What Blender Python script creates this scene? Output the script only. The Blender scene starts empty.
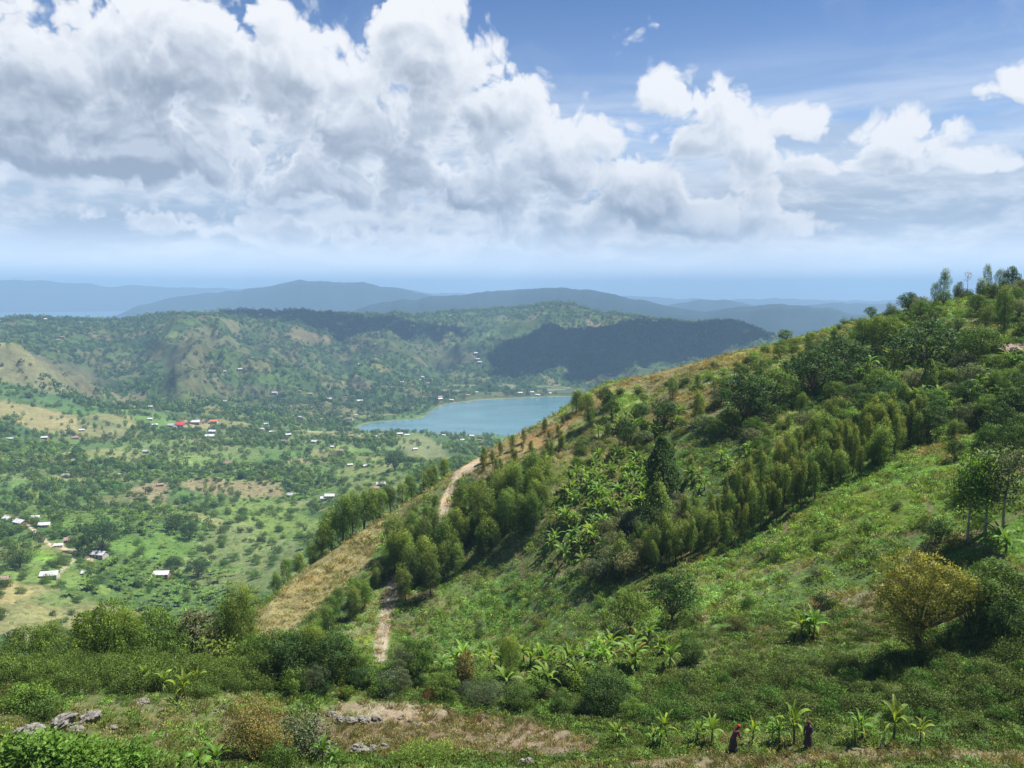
import bpy, bmesh, math, random
import numpy as np
from mathutils import Vector, Matrix, Euler
from mathutils.bvhtree import BVHTree

random.seed(7); rng = np.random.default_rng(7)
scene = bpy.context.scene
R = math.radians

# ------------------------------------------------------------------ camera
CZ = 235.0                      # eye height above the crater lake (lake surface is z = 0)
PITCH = R(6.54); FPX = 803.0
cam_d = bpy.data.cameras.new("camera"); cam = bpy.data.objects.new("camera", cam_d)
scene.collection.objects.link(cam)
cam.location = (0, 0, CZ); cam.rotation_euler = (math.pi/2 - PITCH, 0, 0)
cam_d.sensor_width = 36.0; cam_d.lens = 36.0*FPX/1024.0
cam_d.clip_start = 0.3; cam_d.clip_end = 90000.0
scene.camera = cam
scene.render.resolution_x = 1024; scene.render.resolution_y = 768

# ------------------------------------------------------------------ light, exposure
SUN_DIR = Vector((0.42, 0.16, 0.893)).normalized()     # towards the sun
SUN_EL = math.asin(SUN_DIR.z); SUN_AZ = math.atan2(SUN_DIR.x, SUN_DIR.y)
sun_d = bpy.data.lights.new("sun", 'SUN'); sun = bpy.data.objects.new("sun", sun_d)
scene.collection.objects.link(sun)
sun_d.energy = 4.8; sun_d.angle = R(0.53); sun_d.color = (1.0, 0.955, 0.88)
sun.rotation_euler = SUN_DIR.to_track_quat('Z', 'Y').to_euler()
sun.location = (0, 0, 900)
scene.view_settings.view_transform = 'Standard'; scene.view_settings.look = 'None'
scene.view_settings.gamma = 1.0; scene.view_settings.use_curve_mapping = False
scene.view_settings.exposure = 1.02
scene.cycles.max_bounces = 8; scene.cycles.diffuse_bounces = 4; scene.cycles.glossy_bounces = 2
scene.cycles.transmission_bounces = 3; scene.cycles.transparent_max_bounces = 8; scene.cycles.volume_bounces = 0
scene.cycles.caustics_reflective = False; scene.cycles.caustics_refractive = False
scene.cycles.use_denoising = True

def pix_dir(px, py):
    """unit world direction through a point of the picture"""
    x = (px-512)/FPX; y = -(py-384)/FPX
    c, s = math.cos(PITCH), math.sin(PITCH)
    v = Vector((x, c + y*s, -s + y*c))
    return v.normalized()
def pix_az_tan(px, py):
    v = pix_dir(px, py); h = math.hypot(v.x, v.y)
    return math.atan2(v.x, v.y), v.z/h
def project(x, y, z):
    """world -> picture (arrays)"""
    c, s = math.cos(PITCH), math.sin(PITCH)
    zz = z-CZ
    f = y*c - zz*s
    u = y*s + zz*c
    f = np.where(np.abs(f) < 1e-6, 1e-6, f)
    return 512+FPX*x/f, 384-FPX*u/f, f

# ------------------------------------------------------------------ node helper
class NT:
    def __init__(s, tree): s.t = tree; s.n = tree.nodes; s.l = tree.links
    def node(s, ty, **kw):
        n = s.n.new(ty)
        for k, v in kw.items(): setattr(n, k, v)
        return n
    def put(s, sock, v):
        if v is None: return
        if isinstance(v, bpy.types.NodeSocket): s.l.new(v, sock)
        elif isinstance(v, (tuple, list)) and sock.type == 'RGBA' and len(v) == 3: sock.default_value = (*v, 1)
        else: sock.default_value = v
    def m(s, op, a, b=None, c=None, clamp=False):
        n = s.node('ShaderNodeMath', operation=op, use_clamp=clamp)
        s.put(n.inputs[0], a); s.put(n.inputs[1], b); s.put(n.inputs[2], c)
        return n.outputs[0]
    def v(s, op, a, b=None, c=None):
        n = s.node('ShaderNodeVectorMath', operation=op)
        s.put(n.inputs[0], a); s.put(n.inputs[1], b)
        if c is not None: s.put(n.inputs[2 if op == 'MULTIPLY_ADD' else 3], c)
        return n.outputs['Value'] if op in ('LENGTH', 'DOT_PRODUCT', 'DISTANCE') else n.outputs[0]
    def mix(s, f, a, b, blend='MIX'):
        n = s.node('ShaderNodeMix', data_type='RGBA', blend_type=blend)
        s.put(n.inputs[0], f); s.put(n.inputs[6], a); s.put(n.inputs[7], b)
        return n.outputs[2]
    def noise(s, vec, scale, detail=5, rough=.55, dist=0., lac=2.0, dim='3D'):
        n = s.node('ShaderNodeTexNoise', noise_dimensions=dim)
        s.put(n.inputs['Vector'], vec); s.put(n.inputs['Scale'], scale); s.put(n.inputs['Detail'], detail)
        s.put(n.inputs['Roughness'], rough); s.put(n.inputs['Distortion'], dist); s.put(n.inputs['Lacunarity'], lac)
        return n.outputs['Fac']
    def smooth(s, x, lo, hi):
        n = s.node('ShaderNodeMapRange', interpolation_type='SMOOTHSTEP')
        s.put(n.inputs['Value'], x); s.put(n.inputs['From Min'], lo); s.put(n.inputs['From Max'], hi)
        return n.outputs['Result']
    def lin(s, x, lo, hi, a=0., b=1.):
        n = s.node('ShaderNodeMapRange')
        s.put(n.inputs['Value'], x); s.put(n.inputs['From Min'], lo); s.put(n.inputs['From Max'], hi)
        s.put(n.inputs['To Min'], a); s.put(n.inputs['To Max'], b)
        return n.outputs['Result']
    def comb(s, x, y, z):
        n = s.node('ShaderNodeCombineXYZ'); s.put(n.inputs[0], x); s.put(n.inputs[1], y); s.put(n.inputs[2], z); return n.outputs[0]
    def sep(s, v):
        n = s.node('ShaderNodeSeparateXYZ'); s.put(n.inputs[0], v); return n.outputs

# ------------------------------------------------------------------ world: sky with clouds, laid out by compass direction
world = bpy.data.worlds.new("World"); scene.world = world; world.use_nodes = True
W = NT(world.node_tree); W.n.clear()
SKY_STR = 0.1
def build_sky():
    out = W.node('ShaderNodeOutputWorld'); bg = W.node('ShaderNodeBackground')
    bg.inputs['Strength'].default_value = SKY_STR
    W.l.new(bg.outputs[0], out.inputs[0])
    sky = W.node('ShaderNodeTexSky', sky_type='NISHITA', sun_disc=False)
    sky.sun_elevation = SUN_EL; sky.sun_rotation = SUN_AZ; sky.altitude = 1800; sky.air_density = 1.0; sky.dust_density = 0.6; sky.ozone_density = 2.0
    tc = W.node('ShaderNodeTexCoord')
    x, y, z = W.sep(tc.outputs['Generated'])
    az = W.m('ARCTAN2', x, y); el = W.m('ARCSINE', z)
    U = W.m('MULTIPLY', az, 10.0); V = W.m('MULTIPLY', el, 10.0)       # about 1 unit = 80 px
    P0 = W.comb(U, V, 0.0)
    # warp the outlines
    wn = W.node('ShaderNodeTexNoise'); W.put(wn.inputs['Vector'], P0); wn.inputs['Scale'].default_value = 1.1; wn.inputs['Detail'].default_value = 4
    warp = W.v('SCALE', W.v('SUBTRACT', wn.outputs['Color'], (.5, .5, .5)), None); warp.node.inputs[3].default_value = 0.5
    P = W.v('ADD', P0, W.v('MULTIPLY', warp, (1, .8, 0)))
    BL = SKY_BLOBS
    def group(name, fine):
        g = bpy.data.node_groups.new(name, 'ShaderNodeTree')
        g.interface.new_socket('P', in_out='INPUT', socket_type='NodeSocketVector')
        g.interface.new_socket('D', in_out='OUTPUT', socket_type='NodeSocketFloat')
        G = NT(g); gi = G.node('NodeGroupInput'); go = G.node('NodeGroupOutput')
        p = gi.outputs[0]; acc = None
        for (bx, by, hw, hh, wt, tilt) in BL:
            a, t = pix_az_tan(bx, by); e = math.atan(t)
            t_ = R(tilt); kx = 10*hw/FPX; ky = 10*hh/FPX; c_, s_ = math.cos(t_), math.sin(t_)
            d = G.v('SUBTRACT', p, (a*10, e*10, 0))
            q = G.comb(G.v('DOT_PRODUCT', d, (c_/kx, s_/kx, 0)), (lambda qy: G.m('MAXIMUM', qy, G.m('MULTIPLY', qy, -1.45)))(G.v('DOT_PRODUCT', d, (-s_/ky, c_/ky, 0))), 0.0)
            b = G.m('MULTIPLY', G.m('SUBTRACT', 1.0, G.v('LENGTH', q)), wt)
            acc = b if acc is None else G.m('SMOOTH_MAX', acc, b, 0.22)
        acc = G.m('MAXIMUM', G.m('ADD', G.m('MULTIPLY', acc, 1.25), .11), -1.2)
        n1 = G.noise(p, 1.15, 7 if fine else 2, .54)
        nn = G.m('MULTIPLY', G.m('SUBTRACT', n1, .5), 1.9)
        if fine:
            vo = G.node('ShaderNodeTexVoronoi', feature='F1', voronoi_dimensions='2D'); vo.inputs['Scale'].default_value = 2.0
            vo.inputs['Detail'].default_value = 3.0; vo.inputs['Roughness'].default_value = .52; vo.inputs['Lacunarity'].default_value = 2.1
            pq = G.v('ADD', p, G.comb(G.m('MULTIPLY', n1, .45), G.m('MULTIPLY', n1, -.45), 0.0)); G.put(vo.inputs['Vector'], pq)
            nn = G.m('ADD', nn, G.m('MULTIPLY', G.m('SUBTRACT', .22, G.m('POWER', vo.outputs['Distance'], 2.0)), .58))
        G.put(go.inputs[0], G.m('ADD', acc, nn))
        return g
    GF = group('cloud_fine', True); GC = group('cloud_coarse', False)
    def dens(pp, g):
        n = W.node('ShaderNodeGroup'); n.node_tree = g; W.put(n.inputs[0], pp); return n.outputs[0]
    d0 = dens(P, GF)
    lx, ly = 0.25, 0.97
    occ = W.m('MULTIPLY', W.m('MAXIMUM', d0, 0.0), .22)
    for st, wt in ((.45, .75), (1.25, 1.0)):
        occ = W.m('ADD', occ, W.m('MULTIPLY', W.m('MAXIMUM', dens(W.v('ADD', P, (lx*st, ly*st, 0)), GC), 0.0), wt))
    relief = W.m('SUBTRACT', dens(W.v('ADD', P, (.05, .16, 0)), GF), d0)     # billows: darker where the cloud thickens towards the light
    alpha = W.smooth(d0, -.04, .42)
    shade = W.m('SUBTRACT', 1.0, W.m('POWER', 2.718, W.m('MULTIPLY', occ, -0.78)))
    core = W.m('MULTIPLY', shade, W.smooth(d0, .0, .8))
    lit = W.m('SUBTRACT', W.m('SUBTRACT', 1.0, core), W.m('MULTIPLY', W.lin(relief, -.6, .6, -1, 1), .30))
    ramp = W.node('ShaderNodeValToRGB'); W.put(ramp.inputs[0], lit)
    cr = ramp.color_ramp; cr.elements[0].position = .0; cr.elements[0].color = (.32, .36, .44, 1)
    cr.elements[1].position = 1.0; cr.elements[1].color = (.93, .93, .95, 1)
    for ps, c in ((.2, (.42, .46, .54)), (.45, (.57, .61, .69)), (.72, (.76, .79, .84))):
        e_ = cr.elements.new(ps); e_.color = (*c, 1)
    cloudc = W.v('SCALE', ramp.outputs[0], None); cloudc.node.inputs[3].default_value = CLOUD_GAIN/SKY_STR
    # base sky: a little deeper above, whiter towards the horizon
    base = W.mix(1.0, sky.outputs[0], (SKY_TINT), 'MULTIPLY')
    hz = W.smooth(el, 0.40, -0.02)
    base = W.mix(W.m('MULTIPLY', hz, .62), base, tuple(c/SKY_STR for c in (.34, .44, .58)))
    # low stratus veil above the horizon and thin high streaks
    Ps = W.comb(W.m('MULTIPLY', az, 4.0), W.m('MULTIPLY', W.m('POWER', W.m('MAXIMUM', el, 0.0), .6), 26.0), 3.1)
    st = W.noise(Ps, 1.0, 7, .6, .4)
    veil = W.m('MULTIPLY', W.smooth(st, .30, .58), W.m('MULTIPLY', W.smooth(el, .004, .03), W.smooth(el, .30, .12)))
    Pl = W.comb(W.m('MULTIPLY', az, 3.0), W.m('MULTIPLY', el, 30.0), 9.0)
    stl = W.noise(Pl, 1.3, 6, .6, .3)
    veilc = W.mix(W.smooth(stl, .35, .68), tuple(c*CLOUD_GAIN/SKY_STR for c in (.46, .54, .66)), tuple(c*CLOUD_GAIN/SKY_STR for c in (.95, .97, 1.0)))
    base = W.mix(W.m('MULTIPLY', veil, .85), base, veilc)
    Pc = W.v('ADD', W.comb(W.m('ADD', W.m('MULTIPLY', U, .55), W.m('MULTIPLY', V, -.4)), W.m('MULTIPLY', V, .9), 5.0), warp)
    ci = W.noise(Pc, .9, 8, .62, .6)
    cirr = W.m('MULTIPLY', W.smooth(ci, .48, .82), W.smooth(el, .05, .2))
    base = W.mix(W.m('MULTIPLY', cirr, .42), base, tuple(c*CLOUD_GAIN/SKY_STR for c in (.55, .63, .75)))
    # a soft grey-white bank behind and below the cumulus
    soft = None
    for (bx, by, hw, hh, wt) in ((900, 205, 330, 62, 1.5), (560, 238, 420, 46, 2.0), (120, 215, 330, 52, 2.0), (300, 150, 260, 80, 1.4), (1250, 190, 300, 80, 1.5), (-250, 160, 260, 120, 1.8)):
        a_, t_ = pix_az_tan(bx, by); d_ = W.v('MULTIPLY', W.v('SUBTRACT', P, (a_*10, math.atan(t_)*10, 0)), (FPX/hw/10, FPX/hh/10, 0))
        b_ = W.m('MULTIPLY', W.m('SUBTRACT', 1.0, W.v('LENGTH', d_)), wt); soft = b_ if soft is None else W.m('SMOOTH_MAX', soft, b_, .4)
    Pq = W.comb(W.m('MULTIPLY', U, .5), W.m('MULTIPLY', V, 1.5), 7.0)
    sn = W.noise(Pq, 1.2, 6, .6, .3)
    sa = W.smooth(W.m('ADD', soft, W.m('MULTIPLY', W.m('SUBTRACT', sn, .5), 3.0)), -.35, 1.1)
    sn2 = W.noise(W.v('ADD', Pq, (.05, -.22, 0)), 1.2, 6, .6, .3)
    sl = W.smooth(W.m('SUBTRACT', sn, sn2), -.12, .14)
    softc = W.mix(sl, tuple(c*CLOUD_GAIN/SKY_STR for c in (.40, .47, .58)), tuple(c*CLOUD_GAIN/SKY_STR for c in (.86, .88, .92)))
    base = W.mix(W.m('MULTIPLY', sa, .88), base, softc)
    col = W.mix(alpha, base, cloudc)
    # air light over the lowest degrees of cloud
    low = W.smooth(el, .085, .01)
    col = W.mix(W.m('MULTIPLY', low, .72), col, tuple(c/SKY_STR for c in (.95, .97, 1.0)))
    W.put(bg.inputs['Color'], col)

CLOUD_GAIN = 0.52
SKY_TINT = (.265, .38, .535)
SKY_BLOBS = [
 # big left bank
 (60, 70, 190, 80, 1.3, -8), (170, 60, 190, 75, 1.3, 0), (40, 130, 190, 62, 1.5, -6), (150, 150, 150, 50, 1.4, -10), (-90, 90, 170, 100, 1.1, 0),
 (290, 70, 150, 62, 1.3, -18), (340, 120, 160, 50, 1.2, -20), (230, 20, 60, 30, .5, 0), (430, 60, 62, 70, 1.2, -20), (480, 110, 95, 70, 1.2, -30), (405, 15, 38, 22, 1.0, 0),
 (560, 160, 100, 62, 1.4, -25), (620, 200, 130, 52, 1.4, -15), (700, 222, 120, 30, 1.3, -4), (470, 195, 170, 46, 1.2, -8), (330, 190, 170, 34, 1.0, -6),
 (690, 105, 62, 36, 1.2, -15), (730, 145, 90, 38, 1.1, -12), (805, 128, 34, 30, .9, 0), (900, 140, 60, 32, 1.15, -8), (860, 165, 150, 18, 1.0, 0), (990, 162, 70, 12, .8, 0),
 (1012, 82, 30, 20, .9, -10), (655, 28, 20, 26, .35, 20), (410, 172, 34, 20, .8, -20), (200, 225, 110, 18, .7, -6), (330, 235, 150, 22, .7, -4), (90, 215, 70, 12, .4, 0),
 (560, 240, 150, 22, .75, 0), (760, 190, 60, 16, .7, 0), (1150, 150, 90, 50, 1.0, 0),
]
build_sky()
world.cycles.sampling_method = 'NONE'
# ------------------------------------------------------------------ numpy noise
def _hash(ix, iy, seed):
    h = (ix.astype(np.int64)*374761393 + iy.astype(np.int64)*668265263 + seed*1442695041) & 0xffffffff
    h = ((h ^ (h >> 13))*1274126177) & 0xffffffff
    h = h ^ (h >> 16)
    return (h & 0xffffff)/float(0xffffff)
def vnoise(x, y, seed=0):
    ix = np.floor(x); iy = np.floor(y); fx = x-ix; fy = y-iy
    fx = fx*fx*fx*(fx*(fx*6-15)+10); fy = fy*fy*fy*(fy*(fy*6-15)+10)
    a = _hash(ix, iy, seed); b = _hash(ix+1, iy, seed); c = _hash(ix, iy+1, seed); d = _hash(ix+1, iy+1, seed)
    return (a*(1-fx)+b*fx)*(1-fy)+(c*(1-fx)+d*fx)*fy
def fbm(x, y, wl, oct=5, seed=0, gain=.5):
    s = 0; a = 1; n = 0; f = 1/wl
    for i in range(oct):
        c, q = math.cos(i*1.3), math.sin(i*1.3)
        s = s+a*vnoise((x*c-y*q)*f+i*17.3, (x*q+y*c)*f+i*9.1, seed+i); n += a; a *= gain; f *= 2.03
    return s/n*2-1
def ridged(x, y, wl, oct=5, seed=0):
    s = 0; a = 1; n = 0; f = 1/wl
    for i in range(oct):
        c, q = math.cos(i*1.7), math.sin(i*1.7)
        v = 1-np.abs(vnoise((x*c-y*q)*f+i*7.3, (x*q+y*c)*f+i*3.1, seed+i)*2-1)
        s = s+a*v*v; n += a; a *= .5; f *= 2.05
    return s/n*2-1
def sstep(x, a, b):
    t = np.clip((x-a)/(b-a), 0, 1); return t*t*(3-2*t)

# ------------------------------------------------------------------ terrain: breaklines from near to far (picture column, picture row, ground distance)
Z = 'z'      # (column, Z, height relative to the eye, distance): a hidden stretch
LINES = [
 [(0, Z, -1.75, 2.2), (1024, Z, -1.75, 2.2)],
 [(0, Z, -13.2, 22), (512, Z, -14.6, 22), (1024, Z, -13.2, 22)],
 [(0, Z, -20.6, 36), (250, Z, -22.8, 36), (512, Z, -23.7, 36), (800, Z, -22.8, 36), (1024, Z, -20.6, 36)],
 [(0, Z, -23.8, 44), (250, Z, -26.6, 44), (512, Z, -28.1, 44), (800, Z, -26.8, 44), (1024, Z, -24.2, 44)],
 [(0, 738, 51), (300, 742, 51), (512, 745, 51), (1024, 745, 51)],
 [(0, 698, 59), (512, 700, 59), (640, 702, 59), (1024, 690, 58)],
 [(0, 668, 66.5), (400, 668, 66.5), (560, 668, 66), (640, 672, 65), (800, 668, 63), (1024, 655, 62)],
 [(0, Z, -60, 90), (250, Z, -54, 92), (400, Z, -52, 90), (500, Z, -47, 85), (570, Z, -38, 80), (640, 650, 73), (700, 645, 70), (900, 640, 68), (1024, 620, 66)],
 [(0, Z, -72, 105), (120, Z, -66, 104), (230, 648, 106), (300, 648, 108), (400, 650, 106), (500, 640, 103), (570, 622, 95), (640, 606, 88), (700, 600, 82), (800, 592, 79), (900, 585, 77), (1024, 570, 75)],
 [(0, Z, -78, 115), (120, Z, -68, 112), (230, 636, 112), (300, 615, 119), (400, 590, 120), (500, 575, 117), (570, 572, 107), (640, 560, 102), (700, 555, 97), (800, 530, 91), (900, 505, 90), (1024, 490, 88)],
 [(0, Z, -82, 119), (120, Z, -69, 117), (230, 632, 116), (300, 593, 126), (400, 550, 131), (500, 520, 128), (570, 510, 122), (640, 500, 117), (700, 490, 112), (800, 470, 108), (900, 445, 110), (1024, 420, 110)],
 [(0, Z, -86, 124), (120, Z, -71, 120), (230, 630, 118), (300, 582, 129), (400, 523, 138), (500, 480, 140), (570, 455, 142), (640, 435, 142), (700, 415, 140), (800, 395, 142), (900, 372, 148), (1024, 350, 148)],
 [(-100, Z, -95, 130), (0, Z, -89, 130), (120, Z, -72, 124), (200, 655, 120), (250, 617, 122), (300, 577, 131), (340, 547, 136), (380, 521, 141), (430, 490, 146), (460, 470, 150), (500, 447, 155), (540, 425, 160), (575, 402, 165), (600, 386, 168), (640, 377, 172), (700, 363, 175), (780, 343, 180), (845, 326, 185), (870, 320, 186), (908, 311, 188), (945, 302, 189), (985, 295, 190), (1024, 289, 190), (1200, 262, 190)],
 [(-100, Z, -120, 165), (0, Z, -115, 165), (250, Z, -66, 150), (340, Z, -62, 162), (460, Z, -48, 178), (600, Z, -38, 198), (780, Z, -30, 215), (920, Z, -14, 222), (1024, Z, -6, 225), (1200, Z, 0, 225)],
 [(-100, Z, -152, 270), (300, Z, -145, 270), (600, Z, -120, 300), (1024, Z, -90, 320), (1200, Z, -80, 320)],
 [(-100, 655, 350), (0, 650, 350), (100, 652, 350), (200, 642, 350), (300, 600, 380), (400, Z, -160, 420), (1024, Z, -150, 430)],
 [(0, 600, 420), (200, 600, 430), (300, 560, 470), (400, 520, 530), (470, 500, 560), (560, Z, -172, 570), (1024, Z, -172, 570)],
 [(0, 545, 560), (200, 532, 590), (300, 522, 605), (400, 482, 700), (470, 470, 720), (560, Z, -190, 720), (1024, Z, -190, 720)],
 [(0, 500, 760), (200, 495, 760), (300, 488, 775), (400, 462, 900), (470, 457, 900), (560, Z, -212, 900), (1024, Z, -212, 900)],
 [(0, 460, 950), (200, 455, 980), (300, 450, 1010), (400, 444, 1090), (440, 441, 1100), (470, 443, 1090), (560, Z, -225, 1080), (1024, Z, -225, 1080)],
 [(0, 440, 1110), (180, 431, 1240), (300, 430, 1290), (345, 430, 1330), (368, Z, -234.4, 1358), (410, Z, -234.6, 1350), (450, Z, -234.8, 1326), (500, Z, -234.8, 1306), (600, Z, -234.8, 1290), (1024, Z, -234.8, 1280)],
 [(0, 420, 1200), (180, 420, 1320), (300, 425, 1370), (345, 427, 1400), (368, Z, -237, 1385), (400, Z, -246, 1400), (430, Z, -248, 1420), (500, Z, -250, 1500), (1024, Z, -250, 1500)],
 [(0, 405, 1310), (180, 413, 1400), (300, 420, 1450), (350, 422, 1460), (370, Z, -234.4, 1462), (415, Z, -234.4, 1488), (428, Z, -234.6, 1500), (436, Z, -234.6, 1670), (480, Z, -234.6, 1750), (560, Z, -234.6, 1805), (700, Z, -234.6, 1800), (1024, Z, -234.6, 1700)],
 [(0, 381, 1480), (60, 384, 1500), (110, 396, 1560), (180, 388, 1560), (230, 396, 1640), (290, 402, 1640), (350, 400, 1640), (415, 406, 1620), (436, 392, 1800), (480, 388, 1860), (560, 386, 1900), (640, 382, 1920), (780, 374, 1980), (1024, Z, -200, 2100)],
 [(0, 350, 1760), (50, 350, 1760), (100, 362, 1900), (140, 358, 1960), (185, 345, 1860), (230, 352, 2040), (290, 346, 2060), (340, 362, 2200), (390, 350, 2120), (440, 360, 2280), (500, 352, 2330), (540, 346, 2320), (620, 344, 2260), (740, 346, 2260), (1024, Z, -150, 2400)],
 [(0, 323, 2600), (60, 319, 2650), (120, 318, 2650), (190, 314, 2700), (240, 306, 2750), (290, 311, 2800), (350, 315, 2900), (400, 316, 3000), (450, 311, 3100), (520, 303, 3200), (560, 303, 3200), (600, 314, 3050), (650, 319, 2900), (700, 321, 2850), (740, 322, 2800), (780, 336, 2750), (830, 352, 2700), (1024, Z, -200, 2700)],
 [(0, Z, -225, 3600), (1024, Z, -225, 3800)],
 [(0, Z, -264, 5200), (330, Z, -264, 5400), (350, 312, 5500), (380, 303, 5600), (440, 295, 5600), (520, 289, 5600), (570, 289, 5600), (620, 296, 5500), (680, 307, 5500), (705, 311, 5500), (740, 306, 5400), (770, 303, 5400), (800, 306, 5400), (850, 315, 5400), (1024, 326, 5400), (1200, 330, 5400)],
 [(0, Z, -266, 6600), (1024, Z, -250, 6600)],
 [(0, Z, -266, 8000), (90, Z, -266, 8000), (115, 315, 8000), (150, 302, 8000), (190, 293, 8000), (240, 288, 8000), (285, 281, 8000), (315, 278, 8000), (345, 281, 8000), (390, 287, 8000), (430, 292, 8000), (480, 299, 8000), (560, 302, 8000), (700, 304, 8000), (850, 302, 8200), (1024, 303, 8200)],
 [(0, Z, -268, 10200), (400, Z, -268, 10200), (600, Z, -250, 10200), (1024, Z, -250, 10200)],
 [(0, Z, -268, 12300), (400, Z, -268, 12300), (600, Z, -250, 12300), (1024, Z, -250, 12300)],
 [(-60, 275, 13500), (0, 282, 13500), (60, 283, 13500), (120, 287, 13500), (180, 290, 13500), (300, 291, 13500), (600, 297, 13500), (760, 301, 13500), (1024, 302, 13500)],
 [(0, Z, -270, 26000), (1024, Z, -270, 26000)],
]
def az_of(px, py): return pix_az_tan(px, py)[0]
AZ = np.concatenate([np.linspace(-1.45, -.80, 40, endpoint=False), np.linspace(-.80, .80, 700), np.linspace(.80, 1.45, 41)[1:]])
NA = len(AZ)
KD = []; KZ = []
for L in LINES:
    a = []; d = []; z = []
    for p in L:
        if p[1] == Z: a.append(az_of(p[0], 380)); z.append(p[2]); d.append(p[3])
        else:
            az_, t_ = pix_az_tan(p[0], p[1]); a.append(az_); z.append(t_*p[2]); d.append(p[2])
    D_ = np.interp(AZ, a, d); Z_ = np.interp(AZ, a, z)
    T_ = Z_/D_
    hw_ = 22 if KD and len(KD) < 12 else (7 if len(KD) < 13 else 10)
    k = np.exp(-np.linspace(-2, 2, 2*hw_+1)**2); k /= k.sum()
    sm = lambda q: np.convolve(np.pad(q, hw_, mode='edge'), k, mode='valid')
    T_ = sm(T_)
    if len(KD) in (25, 27, 29, 32):      # uneven crests
        n_ = len(KD); am = {25: .9, 27: 1., 29: 1.1, 32: .8}[n_]
        T_ = T_+am*(fbm(AZ*100, AZ*0+n_*3.3, 8, 5, 400+n_)*.0075+fbm(AZ*100, AZ*0+n_, 2.0, 4, 420+n_)*.0022)*sstep(Z_, -262, -190)
    KD.append(sm(D_)); KZ.append(T_*sm(D_))
KD = np.array(KD); KZ = np.array(KZ)
for i in range(1, len(KD)): KD[i] = np.maximum(KD[i], KD[i-1]*1.012)
LD = np.log(KD)
rows = np.concatenate([np.geomspace(2.2, 40, 50, endpoint=False), np.linspace(40, 235, 330, endpoint=False), np.geomspace(235, 1400, 230, endpoint=False),
                       np.geomspace(1400, 3300, 230, endpoint=False), np.geomspace(3300, 26000, 110)])
NR = len(rows); LR = np.log(rows)
# monotone cubic in log distance for each column
h = np.diff(LD, axis=0); dl = np.diff(KZ, axis=0)/h
mm = np.zeros_like(KZ)
same = (dl[:-1]*dl[1:]) > 0
w1 = 2*h[1:]+h[:-1]; w2 = h[1:]+2*h[:-1]
with np.errstate(divide='ignore', invalid='ignore'):
    mm[1:-1] = np.where(same, (w1+w2)/(w1/dl[:-1]+w2/dl[1:]), 0)
mm[0] = dl[0]; mm[-1] = dl[-1]
HZ = np.zeros((NR, NA)); SEG = np.zeros((NR, NA))
for j in range(NA):
    k = np.clip(np.searchsorted(LD[:, j], LR)-1, 0, len(LD)-2)
    t = np.clip((LR-LD[k, j])/h[k, j], 0, 1); hh = h[k, j]
    HZ[:, j] = (2*t**3-3*t**2+1)*KZ[k, j]+(t**3-2*t**2+t)*hh*mm[k, j]+(-2*t**3+3*t**2)*KZ[k+1, j]+(t**3-t**2)*hh*mm[k+1, j]
    SEG[:, j] = k+t
X = rows[:, None]*np.sin(AZ)[None]; Y = rows[:, None]*np.cos(AZ)[None]; DD = np.repeat(rows[:, None], NA, 1)
Zt = HZ+CZ
# relief
CREST = 25     # breakline index of the middle range's crest
n_near = fbm(X, Y, 14, 4, 1)*.45+fbm(X, Y, 3.2, 3, 5)*.13
w_n = sstep(DD, 8, 30)*(1-sstep(DD, 260, 420))
hz_crest = np.clip(np.abs(SEG-CREST)/.8, .12, 1)
n_val = fbm(X, Y, 230, 5, 11)*15+ridged(X, Y, 90, 4, 13)*2.5
w_v = sstep(DD, 260, 450)*(1-sstep(DD, 1300, 1600))*np.clip((Zt-1)/14, 0, 1)
n_mid = ridged(X+fbm(X, Y, 500, 3, 40)*120, Y+fbm(X, Y, 500, 3, 41)*120, 520, 5, 21)*62+fbm(X, Y, 130, 4, 25)*10
_ax = AZ[None, :]*2300+fbm(X, Y, 400, 3, 44)*130
n_mid = n_mid+ridged(_ax, DD*.30+AZ[None, :]*600, 330, 4, 46)*42
w_m = sstep(DD, 1350, 1600)*(1-sstep(DD, 3600, 4400))*np.clip((Zt-1)/45, 0, 1)*hz_crest
n_far = ridged(X, Y, 1700, 5, 31)*90+fbm(X, Y, 500, 4, 33)*22
w_f = sstep(DD, 3900, 4600)*np.clip((Zt+22)/170, 0, 1)*np.clip(np.minimum(np.abs(SEG-27), np.abs(SEG-29))/.7, .1, 1)*(1-sstep(DD, 9500, 10200))
w_ff = sstep(DD, 12400, 12900)*(1-sstep(DD, 12900, 13500)*.9)*np.clip((Zt+22)/300, 0, 1)
Zt = Zt+n_near*w_n+n_val*w_v+n_mid*w_m+n_far*w_f+ridged(X, Y, 3000, 4, 37)*120*w_ff*.5
Zt = np.where((DD > 1500) & (DD < 3300) & (Zt < .6) & (SEG > 22.2), .6+.5*fbm(X, Y, 40, 3, 50), Zt)

Zt = Zt+fbm(X, Y, 55, 4, 57)*1.1*sstep(DD, 1200, 1280)*(1-sstep(DD, 1850, 1950))*(1-sstep(np.abs(Zt), 1.5, 4))

_cap = CZ+DD*((KZ[25]/KD[25])[None, :]+.0012)      # nothing of the middle range stands above its crest
Zt = np.where((DD > 1500) & (DD < 3500), np.where(Zt > _cap-12, np.minimum(Zt, _cap-12*np.exp(-np.maximum(Zt-_cap+12, 0)/12)), Zt), Zt)

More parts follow.
